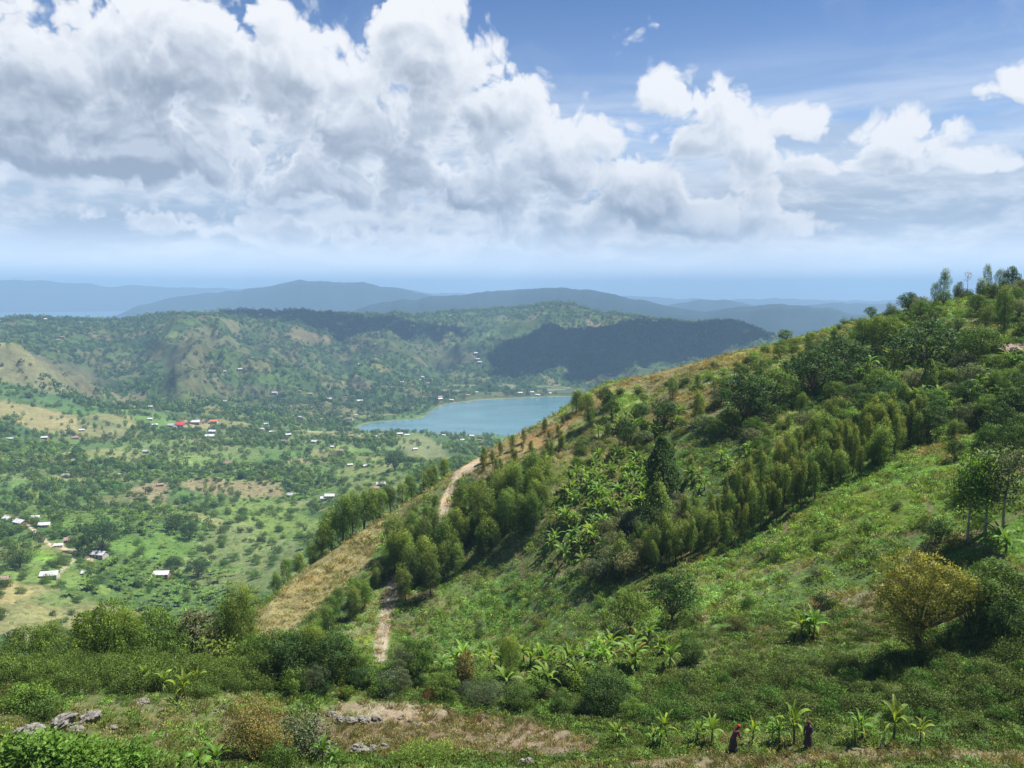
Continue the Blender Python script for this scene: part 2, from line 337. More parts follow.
def height(x, y):
    x = np.asarray(x, float); y = np.asarray(y, float)
    r = np.hypot(x, y); a = np.arctan2(x, y)
    fi = np.interp(r, rows, np.arange(NR)); fj = np.interp(a, AZ, np.arange(NA))
    i = np.clip(fi.astype(int), 0, NR-2); j = np.clip(fj.astype(int), 0, NA-2); u = fi-i; v = fj-j
    return (Zt[i, j]*(1-v)+Zt[i, j+1]*v)*(1-u)+(Zt[i+1, j]*(1-v)+Zt[i+1, j+1]*v)*u
def hgt(x, y): return float(height(x, y))
PXG, PYG, FG = project(X, Y, Zt)

# visible-horizon per column (for dropping what no one could see)
ANG = (Zt-CZ)/DD
RUN = np.maximum.accumulate(ANG, axis=0)
def visible(x, y, top):
    """is a thing of height top at x, y above everything nearer?"""
    r = np.hypot(x, y); a = np.arctan2(x, y)
    i = np.clip(np.searchsorted(rows, r)-2, 0, NR-1); j = np.clip(np.searchsorted(AZ, a), 0, NA-1)
    t = (height(x, y)+top-CZ)/r
    return t >= RUN[i, j]-.0006

def hit(px, py, dmin=20):
    """ground point seen at a point of the picture"""
    a, t = pix_az_tan(px, py)
    j = np.interp(a, AZ, np.arange(NA)); j0 = int(min(max(j, 0), NA-2)); f = j-j0
    col = ANG[:, j0]*(1-f)+ANG[:, j0+1]*f
    k = np.where((col >= t) & (rows > dmin))[0]
    if len(k) == 0: k = [int(np.argmax(np.where(rows > dmin, col, -9)))]
    k = k[0]
    if k > 0 and col[k] > col[k-1] and col[k-1] < t:
        u = (t-col[k-1])/(col[k]-col[k-1]); r = rows[k-1]+u*(rows[k]-rows[k-1])
    else: r = rows[k]
    x, y = r*math.sin(a), r*math.cos(a)
    return Vector((x, y, hgt(x, y)))
def at(px, D):
    a = az_of(px, 400); x, y = D*math.sin(a), D*math.cos(a)
    return Vector((x, y, hgt(x, y)))
def inpoly(px, py, poly):
    px = np.asarray(px); py = np.asarray(py); c = np.zeros(px.shape, bool); n = len(poly)
    for i in range(n):
        x1, y1 = poly[i]; x2, y2 = poly[(i+1) % n]
        if y1 == y2: continue
        cond = ((y1 > py) != (y2 > py)) & (px < (x2-x1)*(py-y1)/(y2-y1)+x1)
        c ^= cond
    return c
# ------------------------------------------------------------------ materials
def new_mat(name):
    m = bpy.data.materials.new(name); m.use_nodes = True
    T = NT(m.node_tree); T.n.clear()
    out = T.node('ShaderNodeOutputMaterial')
    return m, T, out
def principled(T, out, col, rough=.8, spec=.3, bump=None, metal=0.):
    b = T.node('ShaderNodeBsdfPrincipled')
    T.put(b.inputs['Base Color'], col); T.put(b.inputs['Roughness'], rough); T.put(b.inputs['Specular IOR Level'], spec); T.put(b.inputs['Metallic'], metal)
    if bump is not None: T.l.new(bump, b.inputs['Normal'])
    T.l.new(b.outputs[0], out.inputs['Surface'])
    return b
def bump(T, hgt_, strength, dist):
    n = T.node('ShaderNodeBump'); T.put(n.inputs['Height'], hgt_); n.inputs['Strength'].default_value = strength; n.inputs['Distance'].default_value = dist
    return n.outputs[0]

def ground_mat():
    m, T, out = new_mat('ground_cover')
    a = T.node('ShaderNodeAttribute', attribute_name='col', attribute_type='GEOMETRY')
    co = T.node('ShaderNodeTexCoord').outputs['Object']
    n1 = T.noise(co, .035, 6, .62); n2 = T.noise(co, .35, 6, .68, .5); n3 = T.noise(co, 2.6, 5, .7); n4 = T.noise(co, .12, 4, .6, 1.)
    k = T.m('MULTIPLY', T.lin(n1, .3, .7, .72, 1.28), T.m('MULTIPLY', T.lin(n2, .3, .7, .55, 1.4), T.lin(n3, .3, .7, .6, 1.35)))
    c = T.v('SCALE', a.outputs['Color'], None); T.put(c.node.inputs[3], k)
    c = T.mix(T.m('MULTIPLY', T.smooth(n4, .52, .68), .45), c, T.v('MULTIPLY', a.outputs['Color'], (1.55, 1.15, .9)))
    h_ = T.m('ADD', T.m('MULTIPLY', n2, .6), T.m('MULTIPLY', n3, .22))
    principled(T, out, c, .95, .1, bump(T, h_, .9, .8))
    return m
MAT_GROUND = ground_mat()

def leaf_mat(name, c1, c2, top=None, trans=.28, rough=.62, spec=.16, tip=None, dead=None):
    """c1..c2 leaf to leaf; top: colour of the young growth at the crown's tip (a real colour of the leaves)"""
    m, T, out = new_mat(name)
    geo = T.node('ShaderNodeNewGeometry'); oi = T.node('ShaderNodeObjectInfo')
    r = geo.outputs['Random Per Island']
    c = T.mix(r, c1, c2)
    tc = T.node('ShaderNodeTexCoord')
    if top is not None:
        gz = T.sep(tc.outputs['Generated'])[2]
        c = T.mix(T.m('MULTIPLY', T.smooth(T.m('ADD', gz, T.m('MULTIPLY', T.m('SUBTRACT', r, .5), .45)), .55, .98), .85), c, top)  # young-leaf tinge, lightened further to paint sunlit tops into the crown
    if dead is not None:
        r2 = T.m('FRACT', T.m('MULTIPLY', r, 17.31))
        c = T.mix(T.m('GREATER_THAN', r2, .93), c, dead)
    it = T.node('ShaderNodeAttribute', attribute_name='tint', attribute_type='INSTANCER')
    has = T.m('GREATER_THAN', it.outputs['Fac'], .0001)
    tint = T.mix(has, oi.outputs['Color'], it.outputs['Color'])
    c = T.mix(1., c, tint, 'MULTIPLY')
    vv = T.v('SCALE', c, None); T.put(vv.node.inputs[3], T.lin(T.m('FRACT', T.m('MULTIPLY', r, 7.77)), 0, 1, .62, 1.38)); c = vv
    b = T.node('ShaderNodeBsdfPrincipled'); T.put(b.inputs['Base Color'], c); b.inputs['Roughness'].default_value = rough; b.inputs['Specular IOR Level'].default_value = spec
    t = T.node('ShaderNodeBsdfTranslucent'); tcv = T.v('MULTIPLY', c, (1.5, 1.45, .6)); T.put(t.inputs['Color'], tcv)
    mx = T.node('ShaderNodeMixShader'); mx.inputs[0].default_value = trans
    T.l.new(b.outputs[0], mx.inputs[1]); T.l.new(t.outputs[0], mx.inputs[2]); T.l.new(mx.outputs[0], out.inputs[0])
    return m
LM = {
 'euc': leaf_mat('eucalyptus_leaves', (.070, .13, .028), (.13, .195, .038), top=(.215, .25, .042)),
 'eucdark': leaf_mat('mature_eucalyptus_leaves', (.065, .13, .028), (.125, .20, .038), top=(.19, .255, .045)),  # top colour brightened to paint in yellow sunlight on the crowns
 'broad': leaf_mat('broad_leaves', (.065, .125, .026), (.12, .195, .038)),
 'dark': leaf_mat('dark_leaves', (.034, .078, .022), (.068, .128, .034)),
 'bright': leaf_mat('bright_leaves', (.10, .19, .030), (.16, .25, .045), trans=.35),
 'yellow': leaf_mat('yellow_green_leaves', (.155, .175, .032), (.27, .255, .050), trans=.3),
 'olive': leaf_mat('olive_leaves', (.085, .11, .030), (.14, .165, .045)),
 'grey': leaf_mat('grey_green_leaves', (.095, .125, .065), (.16, .19, .10)),
 'banana': leaf_mat('banana_leaves', (.10, .20, .030), (.17, .27, .045), trans=.38, rough=.5, spec=.25, dead=(.24, .19, .05)),
 'bananayel': leaf_mat('yellowing_banana_leaves', (.16, .26, .035), (.27, .32, .045), trans=.4, rough=.5, spec=.25, dead=(.40, .26, .06)),
 'grass': leaf_mat('grass_blades', (.13, .205, .036), (.21, .27, .055), trans=.3),
 'drygrass': leaf_mat('dry_grass_blades', (.20, .18, .075), (.29, .26, .12), trans=.25),
 'autumn': leaf_mat('orange_brown_leaves', (.15, .17, .045), (.25, .20, .06), dead=(.34, .17, .06)),
 'red': leaf_mat('red_brown_leaves', (.16, .06, .035), (.26, .12, .05)),
 'herb': leaf_mat('herb_leaves', (.10, .19, .036), (.165, .265, .052)),
}
def bark_mat(name, c):
    m, T, out = new_mat(name)
    co = T.node('ShaderNodeTexCoord').outputs['Object']
    n = T.noise(T.v('MULTIPLY', co, (6, 6, 1.2)), 1.5, 5, .65)
    col = T.mix(T.smooth(n, .35, .7), tuple(x*.6 for x in c), tuple(x*1.25 for x in c))
    principled(T, out, col, .9, .1, bump(T, n, .6, .05)); return m
BARK = bark_mat('bark', (.16, .12, .085)); BARKP = bark_mat('pale_bark', (.34, .29, .23)); STEM = bark_mat('banana_stem', (.16, .15, .06))

# ------------------------------------------------------------------ linking helpers
COL = scene.collection
def mesh_np(name, V, F, mats, fm=None, smooth=False):
    me = bpy.data.meshes.new(name)
    V = np.asarray(V, np.float32); me.vertices.add(len(V)); me.vertices.foreach_set('co', V.ravel())
    F = np.asarray(F, np.int32); n, k = F.shape
    me.loops.add(n*k); me.loops.foreach_set('vertex_index', F.ravel())
    me.polygons.add(n); me.polygons.foreach_set('loop_start', np.arange(0, n*k, k, dtype=np.int32)); me.polygons.foreach_set('loop_total', np.full(n, k, np.int32))
    for m in (mats if isinstance(mats, (list, tuple)) else [mats]): me.materials.append(m)
    if fm is not None: me.polygons.foreach_set('material_index', np.asarray(fm, np.int32))
    me.polygons.foreach_set('use_smooth', np.full(n, smooth))
    me.update(); me.validate(); return me
def link(name, me, parent=None, loc=None):
    o = bpy.data.objects.new(name, me); COL.objects.link(o)
    if parent is not None: o.parent = parent
    if loc is not None: o.location = loc
    return o
def tag(o, label=None, cat=None, group=None, kind=None):
    if label: o['label'] = label
    if cat: o['category'] = cat
    if group: o['group'] = group
    if kind: o['kind'] = kind
    return o

# ------------------------------------------------------------------ the ground sheet
def near_poly(poly, dmin=0, dmax=1e9, soft=0):
    return inpoly(PXG, PYG, poly) & (DD >= dmin) & (DD <= dmax)
def ell(cx, cy, rx, ry, tilt=0, dmin=0, dmax=1e9, wob=.35, wl=.12):
    t = R(tilt); dx = PXG-cx; dy = PYG-cy
    u = (dx*math.cos(t)+dy*math.sin(t))/rx; v = (-dx*math.sin(t)+dy*math.cos(t))/ry
    q = np.sqrt(u*u+v*v)+wob*NSC
    return (1-sstep(q, .75, 1.1))*((DD >= dmin) & (DD <= dmax))
def line_w(pts, w, dmin=0, dmax=1e9):
    best = np.full(DD.shape, 1e9)
    for (a, b) in zip(pts[:-1], pts[1:]):
        ax, ay = a[:2]; bx, by = b[:2]; L2 = (bx-ax)**2+(by-ay)**2
        t = np.clip(((PXG-ax)*(bx-ax)+(PYG-ay)*(by-ay))/L2, 0, 1)
        d = np.hypot(PXG-ax-t*(bx-ax), PYG-ay-t*(by-ay)); best = np.minimum(best, d)
    return (1-sstep(best+w*.5*NSC, w*.7, w*1.3))*((DD >= dmin) & (DD <= dmax))
NSC = fbm(X/DD*60, np.log(DD)*25, 1.6, 5, 77)     # wobble for the outlines of patches, same size at every distance
C3 = lambda c: np.array(c)[None, None, :]
def lay(c, w, colr): return c*(1-w[..., None])+C3(colr)*w[..., None]
nA = fbm(X, Y, 40, 5, 101); nB = fbm(X, Y, 9, 4, 103); nC = fbm(X, Y, 300, 5, 105); nD = fbm(X, Y, 70, 4, 107)
col = np.zeros(DD.shape+(3,))+C3((.070, .115, .028))
col = lay(col, sstep(nA+nB*.5, -.1, .5)*.75, (.125, .135, .042))
col = lay(col, sstep(nB-nA*.3, .15, .6)*.5, (.17, .14, .06))
# near hill: dry grass towards its crest, lusher on the lower right
near = (DD > 70) & (DD < 240)
crestw = sstep(SEG, 11.2, 12.0)*(1-sstep(SEG, 12.6, 13.2))*near*sstep(-PXG, -900, -760)
col = lay(col, crestw*.8, (.195, .175, .065))
col = lay(col, ell(640, 405, 190, 38, -14, 100, 240)*.55, (.22, .18, .075))
col = lay(col, ell(520, 440, 60, 30, -38, 100, 240)*.7, (.25, .18, .09))
col = lay(col, ell(625, 400, 24, 16, 0, 100, 240, .2), (.20, .22, .06))
col = lay(col, near_poly([(345, 640), (365, 590), (388, 572), (392, 600), (372, 645)], 95, 200)*.8, (.20, .21, .06))
for (cx, cy, rx, ry, tl, c) in [(870, 505, 150, 38, -20, (.11, .175, .034)), (980, 520, 70, 50, -10, (.10, .175, .032)), (520, 615, 130, 38, -22, (.085, .15, .036)), (700, 600, 120, 26, -22, (.13, .17, .045)), (820, 430, 60, 12, -35, (.10, .18, .034)), (740, 420, 60, 30, -35, (.075, .10, .04)), (930, 300, 60, 20, -15, (.12, .17, .035)), (480, 560, 50, 26, -30, (.12, .115, .055))]:
    col = lay(col, ell(cx, cy, rx, ry, tl, 70, 240)*.85, c)
col = lay(col, ell(840, 602, 44, 12, -12, 60, 240), (.23, .17, .10))
col = lay(col, ell(740, 590, 30, 8, -20, 60, 240)*.6, (.2, .17, .09))
def fields(x, y, s, seed):
    wx = x+fbm(x, y, s*1.2, 3, seed+5)*s*.5; wy = y+fbm(x, y, s*1.2, 3, seed+6)*s*.5
    gx = wx/s; gy = wy/(s*.8); ix = np.floor(gx); iy = np.floor(gy)
    b1 = np.full(x.shape, 9.); b2 = b1.copy(); cid = np.zeros(x.shape)
    for di in (-1, 0, 1):
        for dj in (-1, 0, 1):
            cx = ix+di; cy = iy+dj
            px_ = cx+_hash(cx, cy, seed); py_ = cy+_hash(cx, cy, seed+1)
            d = np.hypot(gx-px_, gy-py_); q = _hash(cx, cy, seed+2)
            nearer = d < b1
            b2 = np.where(nearer, b1, np.minimum(b2, d)); cid = np.where(nearer, q, cid); b1 = np.where(nearer, d, b1)
    return cid, b2-b1
# plots on the near hill: each a little different in crop and dryness
cn, en = fields(X, Y, 13., 260)
pl = np.stack([.80+.32*_hash(np.floor(cn*9999), cn*0, 1), .80+.42*_hash(np.floor(cn*9999), cn*0, 2), .8+.4*_hash(np.floor(cn*9999), cn*0, 3)], -1)
wpl = ((DD > 64) & (DD < 235))[..., None]
col = np.where(wpl, col*pl, col)
col = np.where(wpl & (en < .05)[..., None], col*.35+C3((.17, .13, .075))*.65, col)
col = lay(col, near_poly([(243, 632), (270, 602), (300, 575), (345, 540), (385, 515), (380, 545), (350, 583), (325, 602), (300, 622), (270, 640)], 95, 200)*.9, (.225, .185, .085))
col = lay(col, line_w([(476, 460), (458, 474), (451, 488), (445, 504), (441, 520)], 4.6, 120, 200), (.40, .32, .22))
col = lay(col, line_w([(396, 582), (388, 604), (381, 640), (379, 660)], 6.5, 95, 200), (.29, .24, .18))
# terrace and slope below the eye
ter = (DD < 74)
col = lay(col, ell(150, 725, 190, 34, 0, 0, 74)*.8, (.145, .145, .062))
col = lay(col, ell(440, 735, 140, 24, 2, 0, 74)*.95, (.15, .11, .072))
col = lay(col, ell(545, 742, 52, 14, 2, 0, 74), (.175, .13, .088))
col = lay(col, ell(400, 712, 70, 9, 2, 0, 74)*.8, (.24, .18, .13))
col = lay(col, ell(270, 722, 60, 9, 0, 0, 74)*.7, (.18, .15, .11))
col = lay(col, line_w([(560, 772), (700, 764), (800, 760), (880, 753), (1030, 760)], 7, 0, 74)*.85, (.17, .135, .095))
col = lay(col, ell(850, 670, 260, 40, 0, 50, 90)*.6, (.095, .115, .038))
col = lay(col, ((DD < 43).astype(float))*.7, (.10, .13, .04))
FC = 1.18*np.array([(.075, .125, .03), (.055, .095, .028), (.10, .15, .035), (.05, .085, .03), (.15, .15, .06), (.06, .11, .03), (.22, .185, .095), (.085, .13, .035), (.12, .165, .045), (.045, .075, .027), (.18, .16, .07), (.07, .115, .03)])
v = DD > 250
cid, edge = fields(X, Y, 62., 200); cid2, edge2 = fields(X, Y, 150., 230)
fcol = FC[(cid*11.99).astype(int)]*.72+FC[(cid2*11.99).astype(int)]*.28
fcol = fcol*(1+.35*nD[..., None])
fcol = np.where((edge < .06)[..., None], np.array((.045, .08, .025)), fcol)
col = np.where(v[..., None], fcol, col)
veg_mask = np.ones(DD.shape)      # where trees of the valley may stand
OPEN = [ # open ground: px, py, rx, ry, tilt, colour, weight
 (265, 518, 50, 20, 12, (.135, .185, .045), 1), (0, 592, 48, 13, 0, (.26, .225, .10), 1), (150, 546, 95, 13, 2, (.10, .17, .035), .9), (40, 555, 22, 6, 8, (.15, .25, .035), .9),
 (75, 520, 60, 10, 4, (.11, .18, .04), .8), (150, 492, 26, 10, -10, (.24, .18, .11), .9), (232, 487, 60, 9, 4, (.23, .18, .10), .9), (120, 455, 40, 8, 3, (.18, .19, .07), .9),
 (190, 450, 80, 10, 3, (.15, .18, .06), .7), (255, 555, 62, 26, 16, (.14, .165, .065), .9), (300, 470, 40, 9, 5, (.14, .18, .05), .7), (375, 482, 46, 22, 12, (.145, .175, .055), 1), (425, 452, 32, 15, 20, (.16, .17, .075), 1),
 (395, 505, 34, 16, 10, (.13, .17, .05), 1), (80, 598, 60, 8, 0, (.10, .155, .04), .7), (215, 575, 60, 14, 10, (.15, .165, .065), .7), (340, 500, 40, 14, 10, (.10, .15, .04), .7),
 (40, 372, 72, 18, 12, (.175, .16, .085), .9), (30, 415, 60, 12, 12, (.24, .20, .09), .9), (90, 430, 60, 6, 4, (.20, .18, .08), .8), (190, 368, 28, 18, 20, (.165, .16, .08), .8), (200, 345, 24, 10, 0, (.16, .15, .07), .8),
 (312, 338, 30, 7, 8, (.25, .20, .10), 1), (190, 394, 26, 8, 10, (.13, .14, .06), .6), (250, 392, 40, 8, 0, (.17, .15, .08), .6), (60, 350, 30, 6, 0, (.12, .14, .05), .6),
 (470, 396, 40, 3, -4, (.12, .16, .06), .6), (560, 391, 40, 3, -2, (.12, .16, .06), .6), (660, 362, 60, 12, -2, (.115, .165, .05), .8), (450, 360, 30, 8, 0, (.16, .16, .075), .6), (530, 325, 50, 7, 0, (.11, .16, .045), .6), (355, 414, 18, 5, 0, (.20, .20, .08), .8),
 (268, 312, 10, 3, 0, (.2, .18, .09), .7), (590, 345, 30, 6, -10, (.10, .14, .045), .5), (400, 345, 40, 7, 0, (.12, .14, .05), .5)]
for (cx, cy, rx, ry, tl, c, w) in OPEN:
    e = ell(cx, cy, rx, ry, tl, 250, 3500, .45)
    col = lay(col, e*w*.92, c); veg_mask *= (1-e*w*.93)
for pts, w in [([(28, 525), (36, 532), (50, 545), (80, 553), (92, 560)], 1.6), ([(78, 553), (72, 562), (60, 572)], 1.0)]:
    e = line_w(pts, w, 300, 900); col = lay(col, e, (.42, .32, .22)); veg_mask *= (1-e)
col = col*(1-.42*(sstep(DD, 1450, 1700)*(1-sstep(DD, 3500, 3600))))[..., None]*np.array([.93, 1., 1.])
# far ranges are forest and scrub
col = np.where((DD > 3600)[..., None], C3((.014, .028, .026))+.015*np.clip(nC, 0, 1)[..., None], col)
# shore
shore = (DD > 1250) & (DD < 2100) & (Zt < .7)
col = np.where(shore[..., None], C3((.15, .16, .08)), col)

def build_ground():
    V = np.stack([X.ravel(), Y.ravel(), Zt.ravel()], 1)
    i = np.arange(NR-1)[:, None]*NA+np.arange(NA-1)[None]
    F = np.stack([i, i+1, i+1+NA, i+NA], -1).reshape(-1, 4)[:, ::-1]
    me = mesh_np('ground', V, F, MAT_GROUND, smooth=True)
    ca = me.color_attributes.new('col', 'FLOAT_COLOR', 'POINT')
    ca.data.foreach_set('color', np.concatenate([col.reshape(-1, 3), np.ones((NR*NA, 1))], 1).astype(np.float32).ravel())
    o = link('ground', me); tag(o, kind='structure')
    # the standing place under and behind the eye
    vs = [(0, 0, CZ-1.72)]; fs = []
    prof = [(2.2, -1.75), (6, -2.2), (20, -3.5), (60, -12), (200, -60), (800, -180), (3000, -235), (26000, -270)]
    angs = np.linspace(AZ[-1], AZ[0]+2*math.pi, 60)
    for r, z in prof:
        for a in angs:
            zz = z
            if a == angs[0] or a == angs[-1]: pass
            vs.append((r*math.sin(a), r*math.cos(a), CZ+zz))
    for k in range(len(prof)-1):
        for j in range(59):
            b = 1+k*60+j; fs.append((b, b+60, b+61, b+1))
    for j in range(59): fs.append((0, 1+j, 1+j+1))
    n0 = 1
    fl = [(0, 1+j, 2+j) for j in range(59)]
    for j in range(0, NA-1, 1): pass
    me2 = bpy.data.meshes.new('hill_top'); me2.from_pydata(vs, [], fs); me2.materials.append(MAT_GROUND); me2.update()
    c2 = me2.color_attributes.new('col', 'FLOAT_COLOR', 'POINT'); c2.data.foreach_set('color', np.tile(np.array([.09, .13, .035, 1], np.float32), len(vs)))
    tag(link('hill_top', me2), kind='structure')
build_ground()

def water_mat(name, c, rough, wscale, bs):
    m, T, out = new_mat(name)
    co = T.node('ShaderNodeTexCoord').outputs['Object']
    n = T.noise(T.v('MULTIPLY', co, (1, 1.4, 1)), wscale, 5, .6, .4); n2 = T.noise(T.v('MULTIPLY', co, (1, 2.5, 1)), .006, 5, .65, 1.5)
    colr = T.mix(T.smooth(n2, .3, .7), tuple(x*.85 for x in c), tuple(x*1.3 for x in c))
    principled(T, out, colr, rough, .5, bump(T, n, bs, 1.0)); return m
def disc(name, cx, cy, rx, ry, z, m, n=96):
    vs = [(cx+rx*math.cos(2*math.pi*k/n), cy+ry*math.sin(2*math.pi*k/n), z) for k in range(n)]
    me = bpy.data.meshes.new(name); me.from_pydata(vs, [], [tuple(range(n))]); me.materials.append(m); me.update()
    return tag(link(name, me), kind='structure')
disc('lake', 300, 1560, 900, 470, 0.0, water_mat('lake_water', (.055, .145, .165), .16, .22, .3))
me = bpy.data.meshes.new('great_lake'); me.from_pydata([(-19000, 4200, -27.5), (-1200, 4200, -27.5), (1000, 12800, -27.5), (-19000, 12800, -27.5)], [], [(0, 1, 2, 3)])
me.materials.append(water_mat('great_lake_water', (.05, .12, .17), .3, .02, .05)); tag(link('great_lake', me), kind='structure')

# ------------------------------------------------------------------ air
def build_haze():
    zb = float(Zt.min())-8
    bm = bmesh.new(); bmesh.ops.create_cube(bm, size=1)
    bmesh.ops.scale(bm, vec=(56000, 56000, 590-zb), verts=bm.verts); bmesh.ops.translate(bm, vec=(0, 0, (590+zb)/2), verts=bm.verts)
    me = bpy.data.meshes.new('haze'); bm.to_mesh(me); bm.free()
    m, T, out = new_mat('air'); vol = T.node('ShaderNodeVolumePrincipled')
    vol.inputs['Color'].default_value = HAZE_COL; vol.inputs['Density'].default_value = HAZE_D; vol.inputs['Anisotropy'].default_value = .0
    T.l.new(vol.outputs[0], out.inputs['Volume']); me.materials.append(m)
    tag(link('haze', me), kind='stuff', label='pale blue haze over the valley and far hills')
HAZE_D = 1.45e-4; HAZE_COL = (.42, .69, 1.0, 1)
build_haze()
# ------------------------------------------------------------------ plant building blocks
def rnd(n): return rng.random(n)
def unit(v): return v/np.maximum(np.linalg.norm(v, axis=1, keepdims=True), 1e-9)
def leaves(P, N, L, Wd, up=.3, droop=0., fold=.15):
    """diamond leaves at P; N = outward direction; returns verts, quads"""
    n = len(P); P = np.asarray(P); d = unit(N+rng.normal(0, .55, (n, 3))+np.array([0, 0, up-droop]))
    s = unit(np.cross(d, rng.normal(0, 1, (n, 3)))); nn = np.cross(d, s)
    L = L*(.65+.7*rnd(n))[:, None]; Wd = Wd*(.65+.7*rnd(n))[:, None]
    mid = P+d*L*.45-nn*Wd*fold
    V = np.stack([P, mid+s*Wd*.5, P+d*L, mid-s*Wd*.5], 1).reshape(-1, 3)
    F = np.arange(4*n).reshape(n, 4)
    g = np.cross(V[1::4]-V[0::4], V[3::4]-V[0::4]); O = unit(unit(N)+[0, 0, .35])
    fl = np.einsum('ij,ij->i', g, O) < 0; F[fl] = F[fl][:, ::-1]
    gn = unit(g)*np.where(fl, -1, 1)[:, None]
    leaves.normals[id(V)] = np.repeat(unit(O*.75+gn*.45), 4, 0)
    return V, F
leaves.normals = {}
def tube(path, rad, k=6):
    path = np.asarray(path, float); V = []; F = []
    for i, p in enumerate(path):
        t = path[min(i+1, len(path)-1)]-path[max(i-1, 0)]; t = t/np.linalg.norm(t)
        a = np.cross(t, [0.3, 1, .1]); a /= np.linalg.norm(a); b = np.cross(t, a)
        for q in range(k):
            th = 2*math.pi*q/k; V.append(p+rad[i]*(a*math.cos(th)+b*math.sin(th)))
    for i in range(len(path)-1):
        for q in range(k):
            F.append((i*k+q, i*k+(q+1) % k, (i+1)*k+(q+1) % k, (i+1)*k+q))
    return np.array(V), np.array(F)
def join(parts):
    V = []; F = []; o = 0
    for v, f in parts: V.append(v); F.append(f+o); o += len(v)
    return np.concatenate(V), np.concatenate(F)
def bent(p0, p1, n=5, wob=.08, sag=0.):
    p0 = np.array(p0, float); p1 = np.array(p1, float); L = np.linalg.norm(p1-p0); out = []
    ph = rng.random(4)*6
    for i in range(n):
        t = i/(n-1); q = p0+(p1-p0)*t
        q = q+np.array([math.sin(3*t+ph[0])-math.sin(ph[0]), math.sin(3.3*t+ph[1])-math.sin(ph[1]), 0])*wob*L*t+np.array([0, 0, -sag*math.sin(math.pi*t)])
        out.append(q)
    return np.array(out)

PROTO = {}      # kind -> list of dict(trunk=mesh, crown=mesh, h=height)
def make_proto(kind, crown, trunk, leafm, barkm, h):
    V = crown[0]; nrm = leaves.normals.pop(id(V), None); V = np.array(V)
    k = h/np.percentile(V[:, 2], 99.5); V[:, 2] *= k
    if trunk is not None: trunk[0][:, 2] *= k
    c = mesh_np(kind+'_crown', V, crown[1], LM[leafm] if isinstance(leafm, str) else leafm, smooth=nrm is not None)
    if nrm is not None: c.normals_split_custom_set_from_vertices(nrm.astype(np.float32))
    t = mesh_np(kind+'_trunk', trunk[0], trunk[1], barkm, smooth=True) if trunk is not None else None
    PROTO.setdefault(kind, []).append(dict(crown=c, trunk=t, h=h))

def column_tree(kind, leafm, h, w, n, base=.22, lsz=.34, clumps=26, bark=BARK, topw=.25, droop=.25, multi=1, point=False):
    """slender crown built of leafy sprays on rising branches"""
    tr = []; P = []; N = []
    for q in range(multi):
        lean = rng.normal(0, .05*h*(1 if multi > 1 else .4), 2)
        hh = h*(1-.12*q)
        spine = bent((0, 0, 0), (lean[0], lean[1], hh*.97), 7, .025)
        tr.append(tube(spine, np.linspace(.016*h+.03, .01, 7), 6))
        for i in range(clumps//multi):
            t = base+(1-base)*((i+.5)/(clumps/multi))**.9; sp = np.array([np.interp(t, np.linspace(0, 1, 7), spine[:, k]) for k in range(3)])
            prof = math.sin(math.pi*min(1, (t-base)/(1-base)*.8+.17))**.7
            prof = max(prof, topw*(1-t)*2)
            if point: u_ = (t-base)/(1-base); prof = min(1, .55+u_*2.2)*max(.06, 1-u_)**.62*1.15
            r = w*.5*prof*(.55+.65*rng.random()); th = i*2.4+rng.random()
            tip = sp+np.array([math.cos(th)*r, math.sin(th)*r, r*.55+.02*h])
            tr.append(tube(bent(sp, tip, 3, .05), [.02+.003*h, .014, .006], 4))
            m = int(n/clumps*(.5+prof)); cr = (.13+.10*rng.random())*w+.12
            q3 = rng.normal(0, 1, (m, 3)); q3 = unit(q3)*(rnd(m)**.45)[:, None]*np.array([cr, cr, cr*1.5])
            P.append(tip*.85+sp*.15+q3); N.append(unit(q3+np.array([math.cos(th), math.sin(th), 0])*.3*cr))
    P = np.concatenate(P); N = np.concatenate(N)
    make_proto(kind, leaves(P, N, lsz, lsz*.42, .25, droop), join(tr), leafm, bark, h)

def round_tree(kind, leafm, h, w, n, lobes=14, base=.3, lsz=.3, bark=BARK, flat=.8, lean=0., spread=1., wd=.55, hollow=.5, trunk_r=None):
    """forked trunk, limbs to leafy lobes with gaps between them"""
    tr = []; P = []; N = []; ctr = np.array([lean*h, 0, h*(base+(1-base)*.5)])
    tr_ = trunk_r or (.022*h+.03)
    fork = np.array([lean*h*.3, 0, h*base*.9]); tr.append(tube(bent((0, 0, -.1), fork, 5, .05), np.linspace(tr_*1.35, tr_*.85, 5), 8))
    for i in range(lobes):
        u = (i+.5)/lobes; ph = math.acos(1-1.55*u); th = i*2.399+rng.random()*.5
        rr = w*.5*(.62+.3*rng.random())*spread; hz = h*(1-base)*.5*flat*(.75+.3*rng.random())
        c = ctr+np.array([math.sin(ph)*math.cos(th)*rr, math.sin(ph)*math.sin(th)*rr, math.cos(ph)*hz+.06*h])
        lr = w*(.13+.11*rng.random())
        tr.append(tube(bent(fork, c, 5, .07), np.linspace(tr_*.5, .015, 5), 5))
        m = int(n/lobes*(.6+.8*rng.random()))
        q = unit(rng.normal(0, 1, (m, 3)))*(hollow+(1-hollow)*rnd(m)**.6)[:, None]
        q = q*(1+.25*np.sin(q[:, :1]*7+i)*np.cos(q[:, 1:2]*6))
        P.append(c+q*np.array([lr*1.15, lr*1.15, lr*.85])); N.append(q)
    P = np.concatenate(P); N = np.concatenate(N)
    make_proto(kind, leaves(P, N, lsz, lsz*wd, .25, .1), join(tr), leafm, bark, h)

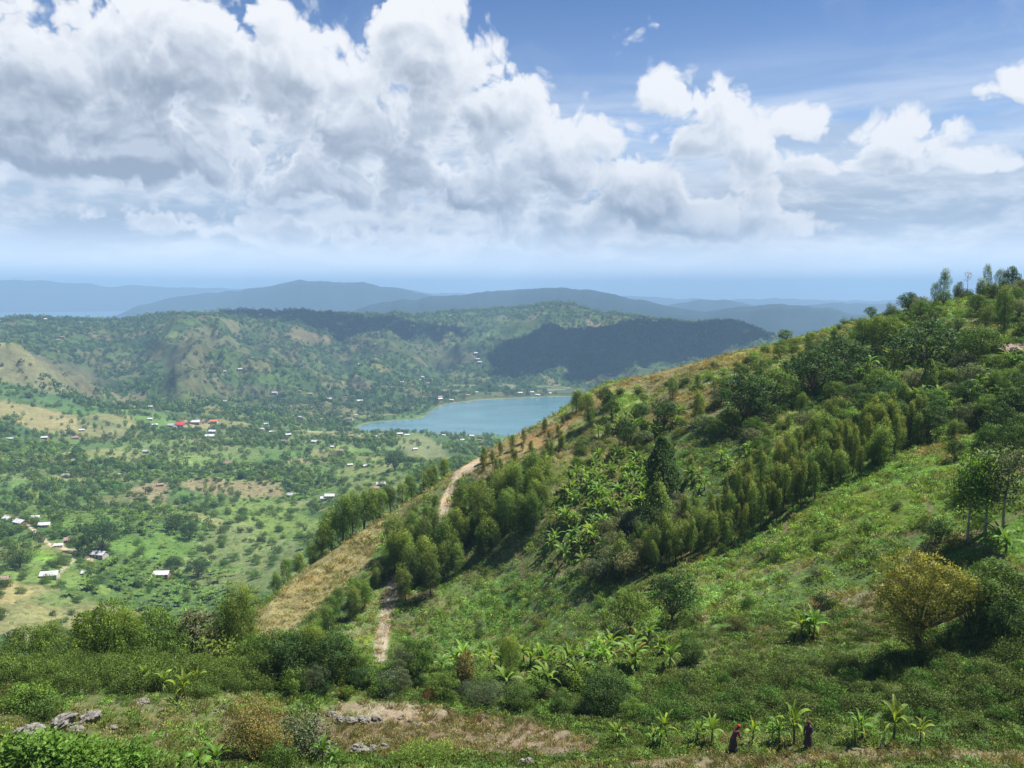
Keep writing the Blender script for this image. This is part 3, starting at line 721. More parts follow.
def bush(kind, leafm, h, w, n, lsz=.16, stems=9, wd=.5, droop=0.):
    tr = []; P = []; N = []
    for i in range(stems):
        th = i*2.4+rng.random(); r = w*.5*math.sqrt((i+.5)/stems)*.8; z = h*(.35+.65*rng.random())*(1-.45*(r/(w*.5))**2)
        c = np.array([math.cos(th)*r, math.sin(th)*r, z]); tr.append(tube(bent((0, 0, -.05), c, 4, .08), [.03, .022, .014, .006], 4))
        m = n//stems; s = w*.24*(.7+.6*rng.random())
        q = unit(rng.normal(0, 1, (m, 3)))*(rnd(m)**.4)[:, None]; pp = c+q*np.array([s, s, z*.5])
        P.append(pp); N.append(q)
    P = np.concatenate(P); N = np.concatenate(N); P[:, 2] = np.maximum(P[:, 2], .02)
    make_proto(kind, leaves(P, N, lsz, lsz*wd, .45, droop), join(tr), leafm, BARK, h)

def leaf_strip(base, th, L, Wd, rise, arch, segs=7, twist=0.):
    """one long banana leaf: midrib rises, arches over; blade folded along it"""
    V = []; F = []
    d = np.array([math.cos(th), math.sin(th), 0]); s = np.array([-math.sin(th), math.cos(th), 0])
    p = np.array(base, float); ang = rise
    prev = None
    for i in range(segs+1):
        t = i/segs
        wv = Wd*.5*(0.06+math.sin(math.pi*min(1, max(0, (t-.06)/.97)))**.55*(1-.25*t)) if t > .08 else Wd*.05
        if t > .98: wv = Wd*.06
        up = np.array([0, 0, 1])*math.cos(ang)-d*math.sin(ang)
        ss = s*math.cos(twist*t)+up*math.sin(twist*t)
        V += [p+ss*wv+up*wv*.28, p.copy(), p-ss*wv+up*wv*.28]
        step = L/segs; p = p+(d*math.cos(ang)+np.array([0, 0, math.sin(ang)]))*step
        ang -= arch/segs*(.5+1.2*t)
    for i in range(segs):
        b = 3*i; F += [(b, b+1, b+4, b+3), (b+1, b+2, b+5, b+4)]
    return np.array(V), np.array(F)
def banana(kind, leafm, h, nl=9, L=2.1, Wd=.5, stems=1, up=1.2):
    cr = []; tr = []
    for q in range(stems):
        off = np.array([rng.normal(0, .45), rng.normal(0, .45), 0])*(stems > 1); hh = h*(1 if q == 0 else .6+.3*rng.random()); hs = hh*.5
        lean = off+np.array([rng.normal(0, .12), rng.normal(0, .12), hs])
        tr.append(tube(np.array([off+[0, 0, -.1], (off+lean)/2+[.02, 0, 0], lean]), [.15*hh/3, .11*hh/3, .06*hh/3], 8))
        for i in range(nl):
            th = i*2.4+rng.random()*.6; f = i/nl
            rise = up-1.0*f*f+rng.normal(0, .12); cr.append(leaf_strip(lean-[0, 0, .1*f], th, L*hh/h*(.75+.35*rng.random()), Wd*hh/h*(.8+.4*rng.random()), min(rise, 1.5), 1.1+1.3*f+rng.normal(0, .2), twist=rng.normal(0, .5)))
        if rng.random() < .8:
            for k in range(2): cr.append(leaf_strip(lean-[0, 0, .15], rng.random()*6.3, L*.6, Wd*.4, -.6, .9))
    make_proto(kind, join(cr), join(tr), leafm, STEM, h)
def tuft(kind, leafm, h, w, n, wd=.03):
    a = rnd(n)*6.283; r = np.sqrt(rnd(n))*w*.5; b = np.stack([np.cos(a)*r, np.sin(a)*r, np.zeros(n)], 1)
    ln = np.stack([np.cos(a+rng.normal(0, .8, n)), np.sin(a+rng.normal(0, .8, n)), np.zeros(n)], 1)*(.25+.5*rnd(n))[:, None]
    d = unit(ln+[0, 0, 1]); s = unit(np.cross(d, rng.normal(0, 1, (n, 3)))); L = h*(.6+.7*rnd(n))[:, None]
    V = np.stack([b-s*wd, b+s*wd, b+d*L+ln*L*.3, b+d*L*.6-s*wd*.7], 1).reshape(-1, 3)
    make_proto(kind, (V, np.arange(4*n).reshape(n, 4)), None, leafm, None, h)
def herb(kind, leafm, h, w, n, lsz):
    a = rnd(n)*6.283; r = np.sqrt(rnd(n)); z = h*np.sqrt(np.maximum(0, 1-r*r))*(.35+.75*rnd(n))
    P = np.stack([np.cos(a)*r*w*.5, np.sin(a)*r*w*.5, z], 1); N = unit(np.stack([np.cos(a)*r, np.sin(a)*r, np.full(n, .7)], 1))
    make_proto(kind, leaves(P, N, lsz, lsz*.5, .3, .1), None, leafm, None, h)

# near and middle kinds (real sizes)
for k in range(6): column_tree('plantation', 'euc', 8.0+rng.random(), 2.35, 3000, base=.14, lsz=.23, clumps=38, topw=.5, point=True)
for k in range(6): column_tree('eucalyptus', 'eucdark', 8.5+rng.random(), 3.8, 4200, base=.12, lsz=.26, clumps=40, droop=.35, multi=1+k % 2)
for k in range(3): column_tree('skyline', 'eucdark', 9.0, 3.8, 2400, base=.25, lsz=.28, clumps=24, topw=.4)
for k in range(5): round_tree('broadleaf', 'broad', 5.0, 4.6, 4200, lobes=13, base=.22, lsz=.22, flat=.95)
for k in range(4): round_tree('darktree', 'dark', 5.0, 4.4, 4200, lobes=15, base=.18, lsz=.22, flat=1.0)
for k in range(3): round_tree('greytree', 'grey', 5.0, 5.0, 3800, lobes=16, base=.18, lsz=.24)
for k in range(5): bush('shrub', 'broad', 1.8, 2.3, 1700, .15, 11)
for k in range(4): bush('oliveshrub', 'olive', 1.7, 2.4, 1900, .13, 12)
for k in range(3): bush('darkshrub', 'dark', 1.7, 2.1, 1600, .15, 10)
for k in range(3): bush('brightshrub', 'bright', 1.6, 2.0, 1300, .16, 9)
for k in range(3): bush('greyshrub', 'grey', 1.6, 2.1, 1400, .15, 10)
for k in range(2): bush('deadshrub', 'red', 1.2, 1.5, 350, .12, 8, .4)
for k in range(5): banana('banana', 'banana', 3.2, 10, 2.2, .40, stems=1+k % 3, up=1.35)
for k in range(2): banana('bananayel', 'bananayel', 3.0, 8, 2.0, .38, stems=1, up=1.45)
for k in range(3): round_tree('finebroad', 'broad', 5.0, 4.6, 7500, lobes=13, base=.16, lsz=.17, flat=1.0)
for k in range(3): round_tree('finedark', 'dark', 5.0, 4.4, 7500, lobes=13, base=.14, lsz=.17, flat=1.0)
for k in range(2): round_tree('finegrey', 'grey', 5.0, 4.6, 9000, lobes=16, base=.14, lsz=.12, flat=1.0)
for k in range(3): column_tree('fineeuc', 'eucdark', 8.5, 4.2, 13000, base=.08, lsz=.15, clumps=48, droop=.3)
for k in range(3): bush('fineshrub', 'broad', 1.8, 2.3, 2600, .13, 10)
bush('finegreyshrub', 'grey', 1.6, 2.1, 2600, .12, 10); bush('finebrightshrub', 'bright', 1.6, 2.0, 2600, .135, 10); bush('finedarkshrub', 'dark', 1.6, 2.0, 2600, .135, 10)
# ground cover kinds
for k in range(3): herb('herb', 'herb', .38, .95, 70, .17)
for k in range(2): herb('oliveherb', 'olive', .42, 1.0, 70, .16)
for k in range(2): herb('dryherb', 'drygrass', .3, .8, 50, .13)
for k in range(3): tuft('tuft', 'grass', .45, .6, 36, .02)
for k in range(2): tuft('drytuft', 'drygrass', .45, .6, 34, .02)
# valley and far kinds: coarse sprays are enough at their size
def far_tree(kind, leafm, h, w, n, lsz, tall):
    q = unit(rng.normal(0, 1, (n, 3)))*(.55+.45*rnd(n)**.5)[:, None]
    q = q*(1+.3*np.sin(q[:, :1]*4+rng.random()*6)*np.cos(q[:, 1:2]*5+q[:, 2:3]*3))
    P = q*np.array([w*.5, w*.5, h*(.44 if tall else .36)])+[0, 0, h*(.54 if tall else .6)]
    V, F = leaves(P, q, lsz, lsz*.7, .2, .1); nr = leaves.normals.pop(id(V))
    v2, f2 = tube([(0, 0, -1), (0, 0, h*.6)], [.2, .1], 4)
    V = np.concatenate([V, v2]); F = np.concatenate([F, f2+len(V)-len(v2)]); fm = np.r_[np.zeros(n), np.ones(len(f2))]
    me = mesh_np(kind, V, F, [LM[leafm], BARK], fm, smooth=True); me.normals_split_custom_set_from_vertices(np.concatenate([nr, unit(v2-[0, 0, h*.3])]).astype(np.float32)); PROTO.setdefault(kind, []).append(dict(crown=me, trunk=None, h=h))
for k in range(4): far_tree('valleytree', 'broad', 6.5, 6.5, 260, .95, False)
for k in range(4): far_tree('valleydark', 'dark', 7.5, 6.5, 260, .95, False)
for k in range(3): far_tree('valleytall', 'eucdark', 10, 4.5, 260, .95, True)
for k in range(3): far_tree('fartree', 'dark', 8, 8.5, 70, 2.3, False)
for k in range(2): far_tree('fartall', 'eucdark', 11, 5.5, 60, 2.3, True)
for k in range(2): far_tree('farbush', 'broad', 4.5, 7, 50, 2.0, False)
def far_banana(kind, n):
    cr = []
    for i in range(n): cr.append(leaf_strip((0, 0, 1.6), i*2.4, 2.3, .9, 1.1-.9*i/n, 1.7, segs=3))
    V, F = join(cr); me = mesh_np(kind, V, F, LM['banana']); PROTO.setdefault(kind, []).append(dict(crown=me, trunk=None, h=3))
far_banana('valleybanana', 8); far_banana('valleybanana', 7)
def maize(kind):
    tr = []
    for i in range(9):
        b = np.array([(i % 3-1)*.7, (i//3-1)*.7, 0])+rng.normal(0, .1, 3)*[1, 1, 0]
        for j in range(6): tr.append(leaf_strip(b+[0, 0, .25*j], j*3.0+rng.random(), .8, .12, .9, 2., segs=3))
    V, F = join(tr); PROTO.setdefault(kind, []).append(dict(crown=mesh_np(kind, V, F, LM['herb']), trunk=None, h=1.8))

# ------------------------------------------------------------------ scatter: stuff
LIB = {}
def lib_collection(kinds):
    key = '+'.join(kinds)
    if key not in LIB:
        c = bpy.data.collections.new('library_'+key.replace('+', '_'))
        i = 0
        for k in kinds:
            for p in PROTO[k]:
                me = p['crown']
                o = bpy.data.objects.new('%03d_%s' % (i, k), me); c.objects.link(o); i += 1
        LIB[key] = (c, i, [len(PROTO[k]) for k in kinds])
    return LIB[key]
def scatter(name, label, kinds, pts, scale, idx_kind, tint, zscale=None):
    """one stuff object: a point cloud carrying instances of whole small plants; idx_kind gives each point's kind"""
    c, n, cnt = lib_collection(kinds); pts = np.asarray(pts, np.float32); N = len(pts)
    if N == 0: return
    me = bpy.data.meshes.new(name); me.vertices.add(N); me.vertices.foreach_set('co', pts.ravel())
    start = np.cumsum([0]+cnt[:-1]); ii = (start[idx_kind]+np.floor(rnd(N)*np.array(cnt)[idx_kind])).astype(np.int32)
    a = me.attributes.new('idx', 'INT', 'POINT'); a.data.foreach_set('value', ii)
    rot = np.stack([rng.normal(0, .06, N), rng.normal(0, .06, N), rnd(N)*6.283], 1).astype(np.float32)
    a = me.attributes.new('rot', 'FLOAT_VECTOR', 'POINT'); a.data.foreach_set('vector', rot.ravel())
    sc = np.stack([scale, scale, scale*(zscale if zscale is not None else 1)], 1).astype(np.float32)
    a = me.attributes.new('sc', 'FLOAT_VECTOR', 'POINT'); a.data.foreach_set('vector', sc.ravel())
    a = me.attributes.new('tint', 'FLOAT_COLOR', 'POINT'); a.data.foreach_set('color', np.concatenate([tint, np.ones((N, 1))], 1).astype(np.float32).ravel())
    o = link(name, me); tag(o, kind='stuff', label=label)
    g = bpy.data.node_groups.new('scatter_'+name, 'GeometryNodeTree')
    g.interface.new_socket('Geometry', in_out='INPUT', socket_type='NodeSocketGeometry'); g.interface.new_socket('Geometry', in_out='OUTPUT', socket_type='NodeSocketGeometry')
    gi = g.nodes.new('NodeGroupInput'); go = g.nodes.new('NodeGroupOutput')
    ci = g.nodes.new('GeometryNodeCollectionInfo'); ci.inputs['Collection'].default_value = c; ci.inputs['Separate Children'].default_value = True; ci.inputs['Reset Children'].default_value = True
    ip = g.nodes.new('GeometryNodeInstanceOnPoints'); ip.inputs['Pick Instance'].default_value = True
    def attr(nm, ty):
        n_ = g.nodes.new('GeometryNodeInputNamedAttribute'); n_.data_type = ty; n_.inputs['Name'].default_value = nm; return n_.outputs[0]
    g.links.new(gi.outputs[0], ip.inputs['Points']); g.links.new(ci.outputs[0], ip.inputs['Instance'])
    g.links.new(attr('idx', 'INT'), ip.inputs['Instance Index'])
    er = g.nodes.new('FunctionNodeEulerToRotation'); g.links.new(attr('rot', 'FLOAT_VECTOR'), er.inputs[0]); g.links.new(er.outputs[0], ip.inputs['Rotation'])
    g.links.new(attr('sc', 'FLOAT_VECTOR'), ip.inputs['Scale'])
    g.links.new(ip.outputs[0], go.inputs[0])
    md = o.modifiers.new('scatter', 'NODES'); md.node_group = g
    return o
def spread(d0, d1, spacing, a0=-.66, a1=.66):
    """jittered points of even world density between two distances"""
    area = .5*(d1*d1-d0*d0)*(a1-a0); n = int(area/spacing**2)
    r = np.sqrt(rnd(n)*(d1*d1-d0*d0)+d0*d0); a = a0+(a1-a0)*rnd(n)
    return r*np.sin(a), r*np.cos(a)
def samp(field, x, y):
    r = np.hypot(x, y); a = np.arctan2(x, y)
    i = np.clip(np.round(np.interp(r, rows, np.arange(NR))).astype(int), 0, NR-1); j = np.clip(np.round(np.interp(a, AZ, np.arange(NA))).astype(int), 0, NA-1)
    return field[i, j]
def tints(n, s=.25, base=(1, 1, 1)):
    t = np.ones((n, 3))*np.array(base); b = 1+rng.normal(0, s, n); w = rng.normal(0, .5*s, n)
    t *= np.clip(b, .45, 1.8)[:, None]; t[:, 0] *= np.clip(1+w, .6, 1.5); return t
# ------------------------------------------------------------------ far and valley vegetation (stuff)
# where the houses stand (picture points), so that no tree grows through them
HS = [(9, 521, 'white', 8, 'long white-roofed house at the left edge of the valley hamlet'), (21, 525, 'white', 9, 'brightest white-roofed house in the middle of the left valley hamlet'), (36, 519, 'white', 6, 'upper right white-roofed house of the left valley hamlet'), (45, 527, 'white', 7, 'right-hand white-roofed house of the left valley hamlet beside the path'),
 (59, 547, 'white', 5, 'small white-roofed house below the hamlet at the path'), (100, 557, 'white', 8, 'white-roofed house in front of the large dark round tree'), (50, 578, 'white', 8, 'white-roofed clay house beside the tan field at the lower left'), (2, 582, 'rust', 6, 'brown-roofed house at the left edge beside the tan field'), (87, 575, 'white', 5, 'small white roof in the banana grove'), (162, 577, 'white', 8, 'white-roofed house at the edge of the lower valley groves'),
 (71, 542, 'rust', 7, 'brown-roofed hut left of the large dark tree'), (182, 427, 'red', 17, 'long house with the bright red roof in the village'), (214, 423, 'orange', 12, 'orange-roofed house right of the red-roofed one in the village'), (213, 433, 'white', 11, 'white-roofed house just below the orange-roofed one'), (210, 438, 'white', 12, 'wide white roof below the village centre'), (196, 424, 'white', 14, 'pale long roof between the red and orange ones'), (172, 427, 'grey', 12, 'grey roof left of the red-roofed house'),
 (150, 420, 'white', 7, 'small white house up left of the village'), (155, 426, 'white', 8, 'white roof at the left end of the village'), (228, 465, 'rust', 9, 'reddish-brown roof in the trees below the village')]
HV = [(82, 431), (45, 439), (75, 439), (147, 453), (67, 477), (10, 440), (266, 425), (272, 433), (284, 442), (315, 443), (333, 448), (340, 452), (350, 466), (325, 500), (375, 490), (381, 486), (330, 498), (365, 467), (300, 418), (352, 437), (364, 440), (288, 436), (263, 430), (374, 438), (383, 432), (407, 436), (400, 435), (444, 436), (452, 438), (462, 441), (472, 437), (480, 441), (415, 450), (292, 497), (120, 476), (160, 486)]
HF = [(45, 320), (55, 318), (2, 322), (62, 338), (58, 341), (290, 316), (225, 372), (205, 381), (275, 394), (300, 392), (310, 395), (402, 383), (423, 378), (428, 384), (440, 400), (468, 396), (476, 393), (440, 398), (420, 381), (452, 401), (532, 393), (520, 394), (538, 396), (476, 354), (480, 363), (478, 360), (422, 314), (538, 304), (542, 308), (450, 316), (360, 402), (350, 420), (356, 416), (375, 345), (395, 322), (410, 330), (360, 365), (500, 398), (150, 408), (225, 402), (240, 370), (100, 350), (430, 352), (550, 394), (575, 392), (330, 400), (345, 398), (610, 375)]
HPOS = np.array([tuple(hit(q[0], q[1], 300 if q[1] > 418 else 1250))[:2] for q in HS+HV+HF])
def clear(x, y):
    """False right at a house and just in front of it"""
    ok = np.ones(len(x), bool)
    for hx, hy in HPOS:
        r = math.hypot(hx, hy); ux, uy = hx/r, hy/r; dx = x-hx; dy = y-hy; al = dx*ux+dy*uy; la = np.abs(dx*uy-dy*ux)
        ok &= ~((la < 7) & (al < 6) & (al > -24))
    return ok
def keep(x, y, m): return x[m], y[m]
def pts3(x, y, dz=0.): return np.stack([x, y, height(x, y)+dz], 1)

# middle range woods, 1400 m .. 3400 m
x, y = spread(1380, 3350, 11.5, -.64, .40)
z = height(x, y); px, py, f = project(x, y, z)
ok = visible(x, y, 9) & (z > 2.0) & (px > -60) & (px < 860)
x, y, z, px, py = [q[ok] for q in (x, y, z, px, py)]
den = 1.02+1.5*fbm(x, y, 260, 4, 301)+.9*fbm(x, y, 60, 3, 305)
den += .8*inpoly(px, py, [(365, 419), (395, 419), (428, 419), (440, 398), (425, 376), (380, 378), (350, 400)])+.5*inpoly(px, py, [(440, 398), (700, 390), (700, 360), (480, 360), (440, 375)])
den += .5*inpoly(px, py, [(470, 385), (475, 360), (540, 330), (600, 318), (700, 320), (760, 325), (770, 350), (640, 345), (560, 365), (520, 385)])
den += .6*inpoly(px, py, [(190, 312), (400, 312), (440, 330), (380, 350), (320, 338), (240, 325)])+.35*inpoly(px, py, [(60, 345), (150, 330), (165, 400), (110, 400), (80, 370)])
den *= samp(veg_mask, x, y)
m = rnd(len(x)) < np.clip(den, .10*samp(veg_mask, x, y), .93)
m &= clear(x, y); x, y = keep(x, y, m); n = len(x); kk = rng.choice(3, n, p=[.5, .22, .28])
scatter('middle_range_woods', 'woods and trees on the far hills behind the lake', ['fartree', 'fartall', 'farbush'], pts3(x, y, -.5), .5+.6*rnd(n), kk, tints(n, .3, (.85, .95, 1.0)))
# crest line trees stand up against the sky
x, y = spread(2500, 3250, 24.0, -.62, .36); s_ = samp(SEG, x, y); m = (np.abs(s_-CREST) < .10) & (rnd(len(x)) < .8); x, y = keep(x, y, m); n = len(x)
scatter('crest_line_trees', 'tall trees along the crest of the far hills', ['fartree', 'fartall'], pts3(x, y, -.5), .9+.7*rnd(n), rng.choice(2, n), tints(n, .2))

# valley trees 330 .. 1450 m
x, y = spread(330, 1500, 6.6, -.64, .20)
z = height(x, y); px, py, f = project(x, y, z)
ok = visible(x, y, 8) & (z > 1.0) & (px > -40) & (px < 640)
x, y, z, px, py = [q[ok] for q in (x, y, z, px, py)]
BAN = [[(60, 600), (110, 560), (190, 560), (260, 575), (300, 610), (230, 640), (80, 640)], [(130, 520), (160, 515), (200, 530), (250, 560), (190, 565), (130, 560)]]
ban = np.zeros(len(x), bool)
for p_ in BAN: ban |= inpoly(px, py, p_)
den = .95*sstep(fbm(x, y, 130, 3, 311)+.55*fbm(x, y, 36, 3, 315), .0, .16)
edg = samp(edge, x, y) if edge.shape == DD.shape else 0
den = den+.75*(samp(edge, x, y) < .09)
DENSE = [[(0, 500), (0, 440), (110, 430), (260, 440), (250, 460), (130, 500)], [(270, 500), (300, 460), (380, 430), (420, 440), (330, 480)], [(140, 470), (260, 465), (330, 485), (250, 500), (150, 505)]]
for p_ in DENSE: den = den+.22*inpoly(px, py, p_)
vm = samp(veg_mask, x, y); den = den*vm
m = (rnd(len(x)) < np.clip(den, .015*vm, .92)) & ~(ban & (rnd(len(x)) < .75))
m &= clear(x, y)
xv, yv = keep(x, y, m); VT = np.hypot(xv, yv)
# the valley trees that show largest are things of their own; the rest is one wood
order = np.argsort(VT/ (1+.0)) ; near_ids = order[:280]; far_ids = order[280:]
VALLEY_NEAR = [(xv[i], yv[i]) for i in near_ids]
x, y = xv[far_ids], yv[far_ids]; n = len(x); kk = rng.choice(3, n, p=[.42, .33, .25])
scatter('valley_woods', 'trees and hedgerows filling the valley floor', ['valleytree', 'valleydark', 'valleytall'], pts3(x, y, -.3), .38+.55*rnd(n), kk, tints(n, .3, (1.15, 1.15, 1.05)))
# bananas and crops of the valley
x, y = spread(330, 1150, 5.0, -.64, .16); z = height(x, y); px, py, f = project(x, y, z)
ban = np.zeros(len(x))
for p_ in BAN: ban = np.maximum(ban, inpoly(px, py, p_)*.85)
den = ban+.75*sstep(fbm(x, y, 90, 3, 321), .12, .3)*(1-ban); m = visible(x, y, 3) & (rnd(len(x)) < den*np.clip(samp(veg_mask, x, y)+.0, 0, 1)) & (px > -40) & (px < 600)
x, y = keep(x, y, m); n = len(x)
scatter('valley_bananas', 'banana groves in the valley', ['valleybanana'], pts3(x, y), .8+.7*rnd(n), np.zeros(n, int), tints(n, .2, (.85, .85, .8)))
x, y = spread(330, 900, 4.2, -.64, .10); m = visible(x, y, 2) & (rnd(len(x)) < .55); x, y = keep(x, y, m); n = len(x)
scatter('valley_scrub', 'low scrub and crops in the valley fields', ['herb', 'shrub'], pts3(x, y), np.where(rnd(n) < .8, 2.2, .7)*(.6+.8*rnd(n)), (rnd(n) < .15).astype(int), tints(n, .25))

# ------------------------------------------------------------------ near ground cover (stuff)
def cover(name, label, d0, d1, sp, s0, s1, a0=-.66, a1=.66):
    x, y = spread(d0, d1, sp, a0, a1); z = height(x, y); px, py, f = project(x, y, z)
    ok = visible(x, y, .6) & (px > -80) & (px < 1100) & (py < 860)
    x, y, px, py = [q[ok] for q in (x, y, px, py)]
    c = samp(col, x, y); n = len(x)
    dry = np.clip((c[:, 0]/c[:, 1]-.75)/.35, 0, 1)              # how dry the ground is here
    bare = (c[:, 0] > .15) & (c[:, 0]/c[:, 1] > 1.15)
    r = rnd(n); kk = np.where(r < dry, np.where(rnd(n) < .6, 4, 2), np.where(rnd(n) < .45, 0, np.where(rnd(n) < .55, 3, 1)))
    kp = rnd(n) < np.where(bare, np.where(c[:, 0] > .25, .08, .4), .95)*np.clip(.95+1.1*fbm(x, y, 5, 3, 700), .35, 1); x, y, c, kk = x[kp], y[kp], c[kp], kk[kp]; n = len(x)
    lum = c.sum(1)/.23; t = tints(n, .22)*np.clip(lum, .6, 1.35)[:, None]
    if d1 < 80: t = t*np.array([.72, .74, .66])
    scatter(name, label, ['herb', 'oliveherb', 'dryherb', 'tuft', 'drytuft'], pts3(x, y, -.03), s0+(s1-s0)*rnd(n)**1.5, kk, t)
cover('terrace_plants', 'low plants and grass over the terrace', 40, 76, .34, .45, 1.1)
cover('hillside_plants', 'low plants and grass over the hillside', 76, 130, .56, .55, 1.6, -.40, .66)
cover('hill_crest_plants', 'low plants and grass towards the crest of the hill', 130, 200, .9, .8, 2.1, -.40, .66)
cover('slope_plants', 'low plants on the slope below the viewer', 8, 43, .5, .6, 1.4)

# ------------------------------------------------------------------ plants as things
def plant(kind, base, hgt_, label, cat, group=None, name=None, wide=1., color=None, crown_part='crown', trunk_part='trunk', var=None, tilt=.04):
    ps = PROTO[kind]; p = ps[var % len(ps)] if var is not None else random.choice(ps)
    s = hgt_/p['h']
    e = bpy.data.objects.new(name or 'tree', None); COL.objects.link(e)
    e.location = (base[0], base[1], base[2]-.05*min(hgt_, 2)); e.rotation_euler = (random.gauss(0, tilt), random.gauss(0, tilt), random.random()*6.283)
    e.scale = (s*wide, s*wide, s); e.empty_display_size = .5
    tag(e, label, cat, group)
    c = link(crown_part, p['crown'], e)
    if color is None:
        b = max(.6, random.gauss(1, .16)); color = (b*random.uniform(.88, 1.15), b, b*random.uniform(.8, 1.1))
    c.color = (*color, 1)
    if p['trunk'] is not None: link(trunk_part, p['trunk'], e)
    return e
TRACKS = [[(476, 460), (458, 474), (451, 488), (445, 504), (441, 520)], [(394, 588), (388, 604), (381, 640), (379, 655)]]
def fill(poly, spacing, d0, d1, a0=-.66, a1=.66, cnt=None, vis=3):
    x, y = [], []
    nx = int((2*d1)/spacing)+1
    gx = np.arange(-d1*.7, d1*.75, spacing); gy = np.arange(max(10, d0*.6), d1+2, spacing); GX, GY = np.meshgrid(gx, gy)
    GX = GX+(rng.random(GX.shape)-.5)*spacing*.8; GY = GY+(rng.random(GY.shape)-.5)*spacing*.8
    x = GX.ravel(); y = GY.ravel(); r = np.hypot(x, y); z = height(x, y); px, py, f = project(x, y, z)
    m = inpoly(px, py, poly) & (r > d0) & (r < d1) & visible(x, y, vis)
    for T in TRACKS:                    # keep the dirt tracks open
        for (ax, ay), (bx, by) in zip(T[:-1], T[1:]):
            for k in range(6):
                cx, cy = ax+(bx-ax)*k/6, ay+(by-ay)*k/6
                m &= ~((np.abs(px-cx) < 6.5) & (py > cy-4) & (py < cy+26))
    x, y = x[m], y[m]
    if cnt is not None and len(x) > cnt: q = rng.choice(len(x), cnt, replace=False); x, y = x[q], y[q]
    return [Vector((a, b, hgt(a, b))) for a, b in zip(x, y)]

# the plantation: a dense band of young eucalyptus across the hill
PL = [(596, 592), (640, 578), (700, 560), (752, 540), (800, 512), (850, 482), (905, 452), (930, 442), (918, 428), (880, 436), (850, 440), (800, 460), (760, 480), (700, 515), (640, 552), (606, 572)]
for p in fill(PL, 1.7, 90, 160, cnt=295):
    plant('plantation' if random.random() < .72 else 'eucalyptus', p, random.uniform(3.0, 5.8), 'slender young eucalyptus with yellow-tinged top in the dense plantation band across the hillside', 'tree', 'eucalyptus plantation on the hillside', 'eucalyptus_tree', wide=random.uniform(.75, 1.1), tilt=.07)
# eucalyptus stand down the spur
ST = [(384, 612), (430, 598), (480, 570), (528, 545), (548, 520), (545, 492), (520, 486), (470, 505), (450, 530), (418, 530), (396, 548), (385, 580)]
for p in fill(ST, 2.8, 95, 160, cnt=100):
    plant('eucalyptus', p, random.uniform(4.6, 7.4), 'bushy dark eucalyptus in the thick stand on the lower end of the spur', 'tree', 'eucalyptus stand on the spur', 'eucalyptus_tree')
ST2 = [(392, 545), (420, 512), (440, 494), (446, 520), (425, 530)]
for p in fill(ST2, 3.4, 95, 170, cnt=9):
    plant('eucalyptus', p, random.uniform(2.4, 3.8), 'eucalyptus on the spur just left of the dirt road', 'tree', 'eucalyptus left of the dirt road', 'eucalyptus_tree')
ST3 = [(450, 520), (462, 480), (490, 455), (540, 432), (570, 420), (560, 460), (540, 490), (500, 480)]
for p in fill(ST3, 3.0, 95, 180, cnt=75):
    plant('plantation', p, random.uniform(1.8, 3.4), 'small young eucalyptus scattered on the dry slope right of the dirt road', 'tree', 'small eucalyptus right of the dirt road', 'eucalyptus_tree', wide=1.4)
ST4 = [(300, 648), (330, 612), (360, 590), (385, 572), (390, 590), (368, 605), (345, 640), (330, 650)]
for p in fill(ST4, 2.6, 95, 160, cnt=34):
    plant('eucalyptus', p, random.uniform(3.2, 5.0), 'dark eucalyptus along the lower edge of the dry brown slope', 'tree', 'trees along the lower edge of the brown slope', 'eucalyptus_tree')
# beyond the brown slope's crest
for i, (px_, py_, h_) in enumerate([(322, 556, 6.5), (332, 550, 8), (343, 545, 9), (353, 540, 8.5), (364, 534, 8), (373, 528, 6.5), (380, 520, 6), (391, 512, 5.5), (402, 505, 5), (412, 498, 5.2), (300, 578, 4), (288, 585, 4.5), (278, 592, 3.5), (313, 566, 4.2), (424, 489, 5), (433, 481, 4.6), (444, 473, 4.4)]):
    a, t = pix_az_tan(px_, py_); j = int(np.argmin(abs(AZ-a))); r = KD[12, j]+3.0
    x_, y_ = r*math.sin(a), r*math.cos(a)
    plant('eucalyptus', (x_, y_, hgt(x_, y_)-.3), h_, 'dark eucalyptus rising behind the crest of the dry brown slope', 'tree', 'trees behind the crest of the brown slope', 'eucalyptus_tree')

# mixed growth over the upper hill
BAN1 = [(548, 560), (556, 520), (570, 485), (600, 462), (640, 455), (668, 470), (660, 500), (640, 530), (610, 560), (580, 575)]
for p in fill(BAN1, 2.5, 90, 190, cnt=125):
    plant('banana', p, random.uniform(2.3, 3.4), 'leafy banana plant in the bright green grove in the middle of the hill', 'banana plant', 'bananas in the grove in the middle of the hill', 'banana_plant', crown_part='leaf_crown', trunk_part='stem')
BAN2 = [(600, 425), (620, 418), (680, 420), (690, 432), (640, 440), (600, 438)]
for p in fill(BAN2, 3.0, 90, 200, cnt=26):
    plant('banana', p, random.uniform(2.4, 3.2), 'banana plant in the narrow grove below the flat pasture on the crest', 'banana plant', 'bananas below the flat pasture', 'banana_plant', crown_part='leaf_crown', trunk_part='stem')
BAN3 = [(680, 505), (690, 470), (730, 455), (760, 450), (745, 475), (710, 505)]
for p in fill(BAN3, 3.6, 90, 200, cnt=18):
    plant('banana', p, random.uniform(2.2, 3.0), 'banana plant between the tall dark cypress and the plantation', 'banana plant', 'bananas right of the tall dark cypress', 'banana_plant', crown_part='leaf_crown', trunk_part='stem')
for (px_, py_) in [(700, 300), (706, 292)]: pass
BAN4 = [(850, 400), (840, 380), (880, 360), (960, 345), (1024, 350), (1040, 400), (960, 420), (900, 410)]
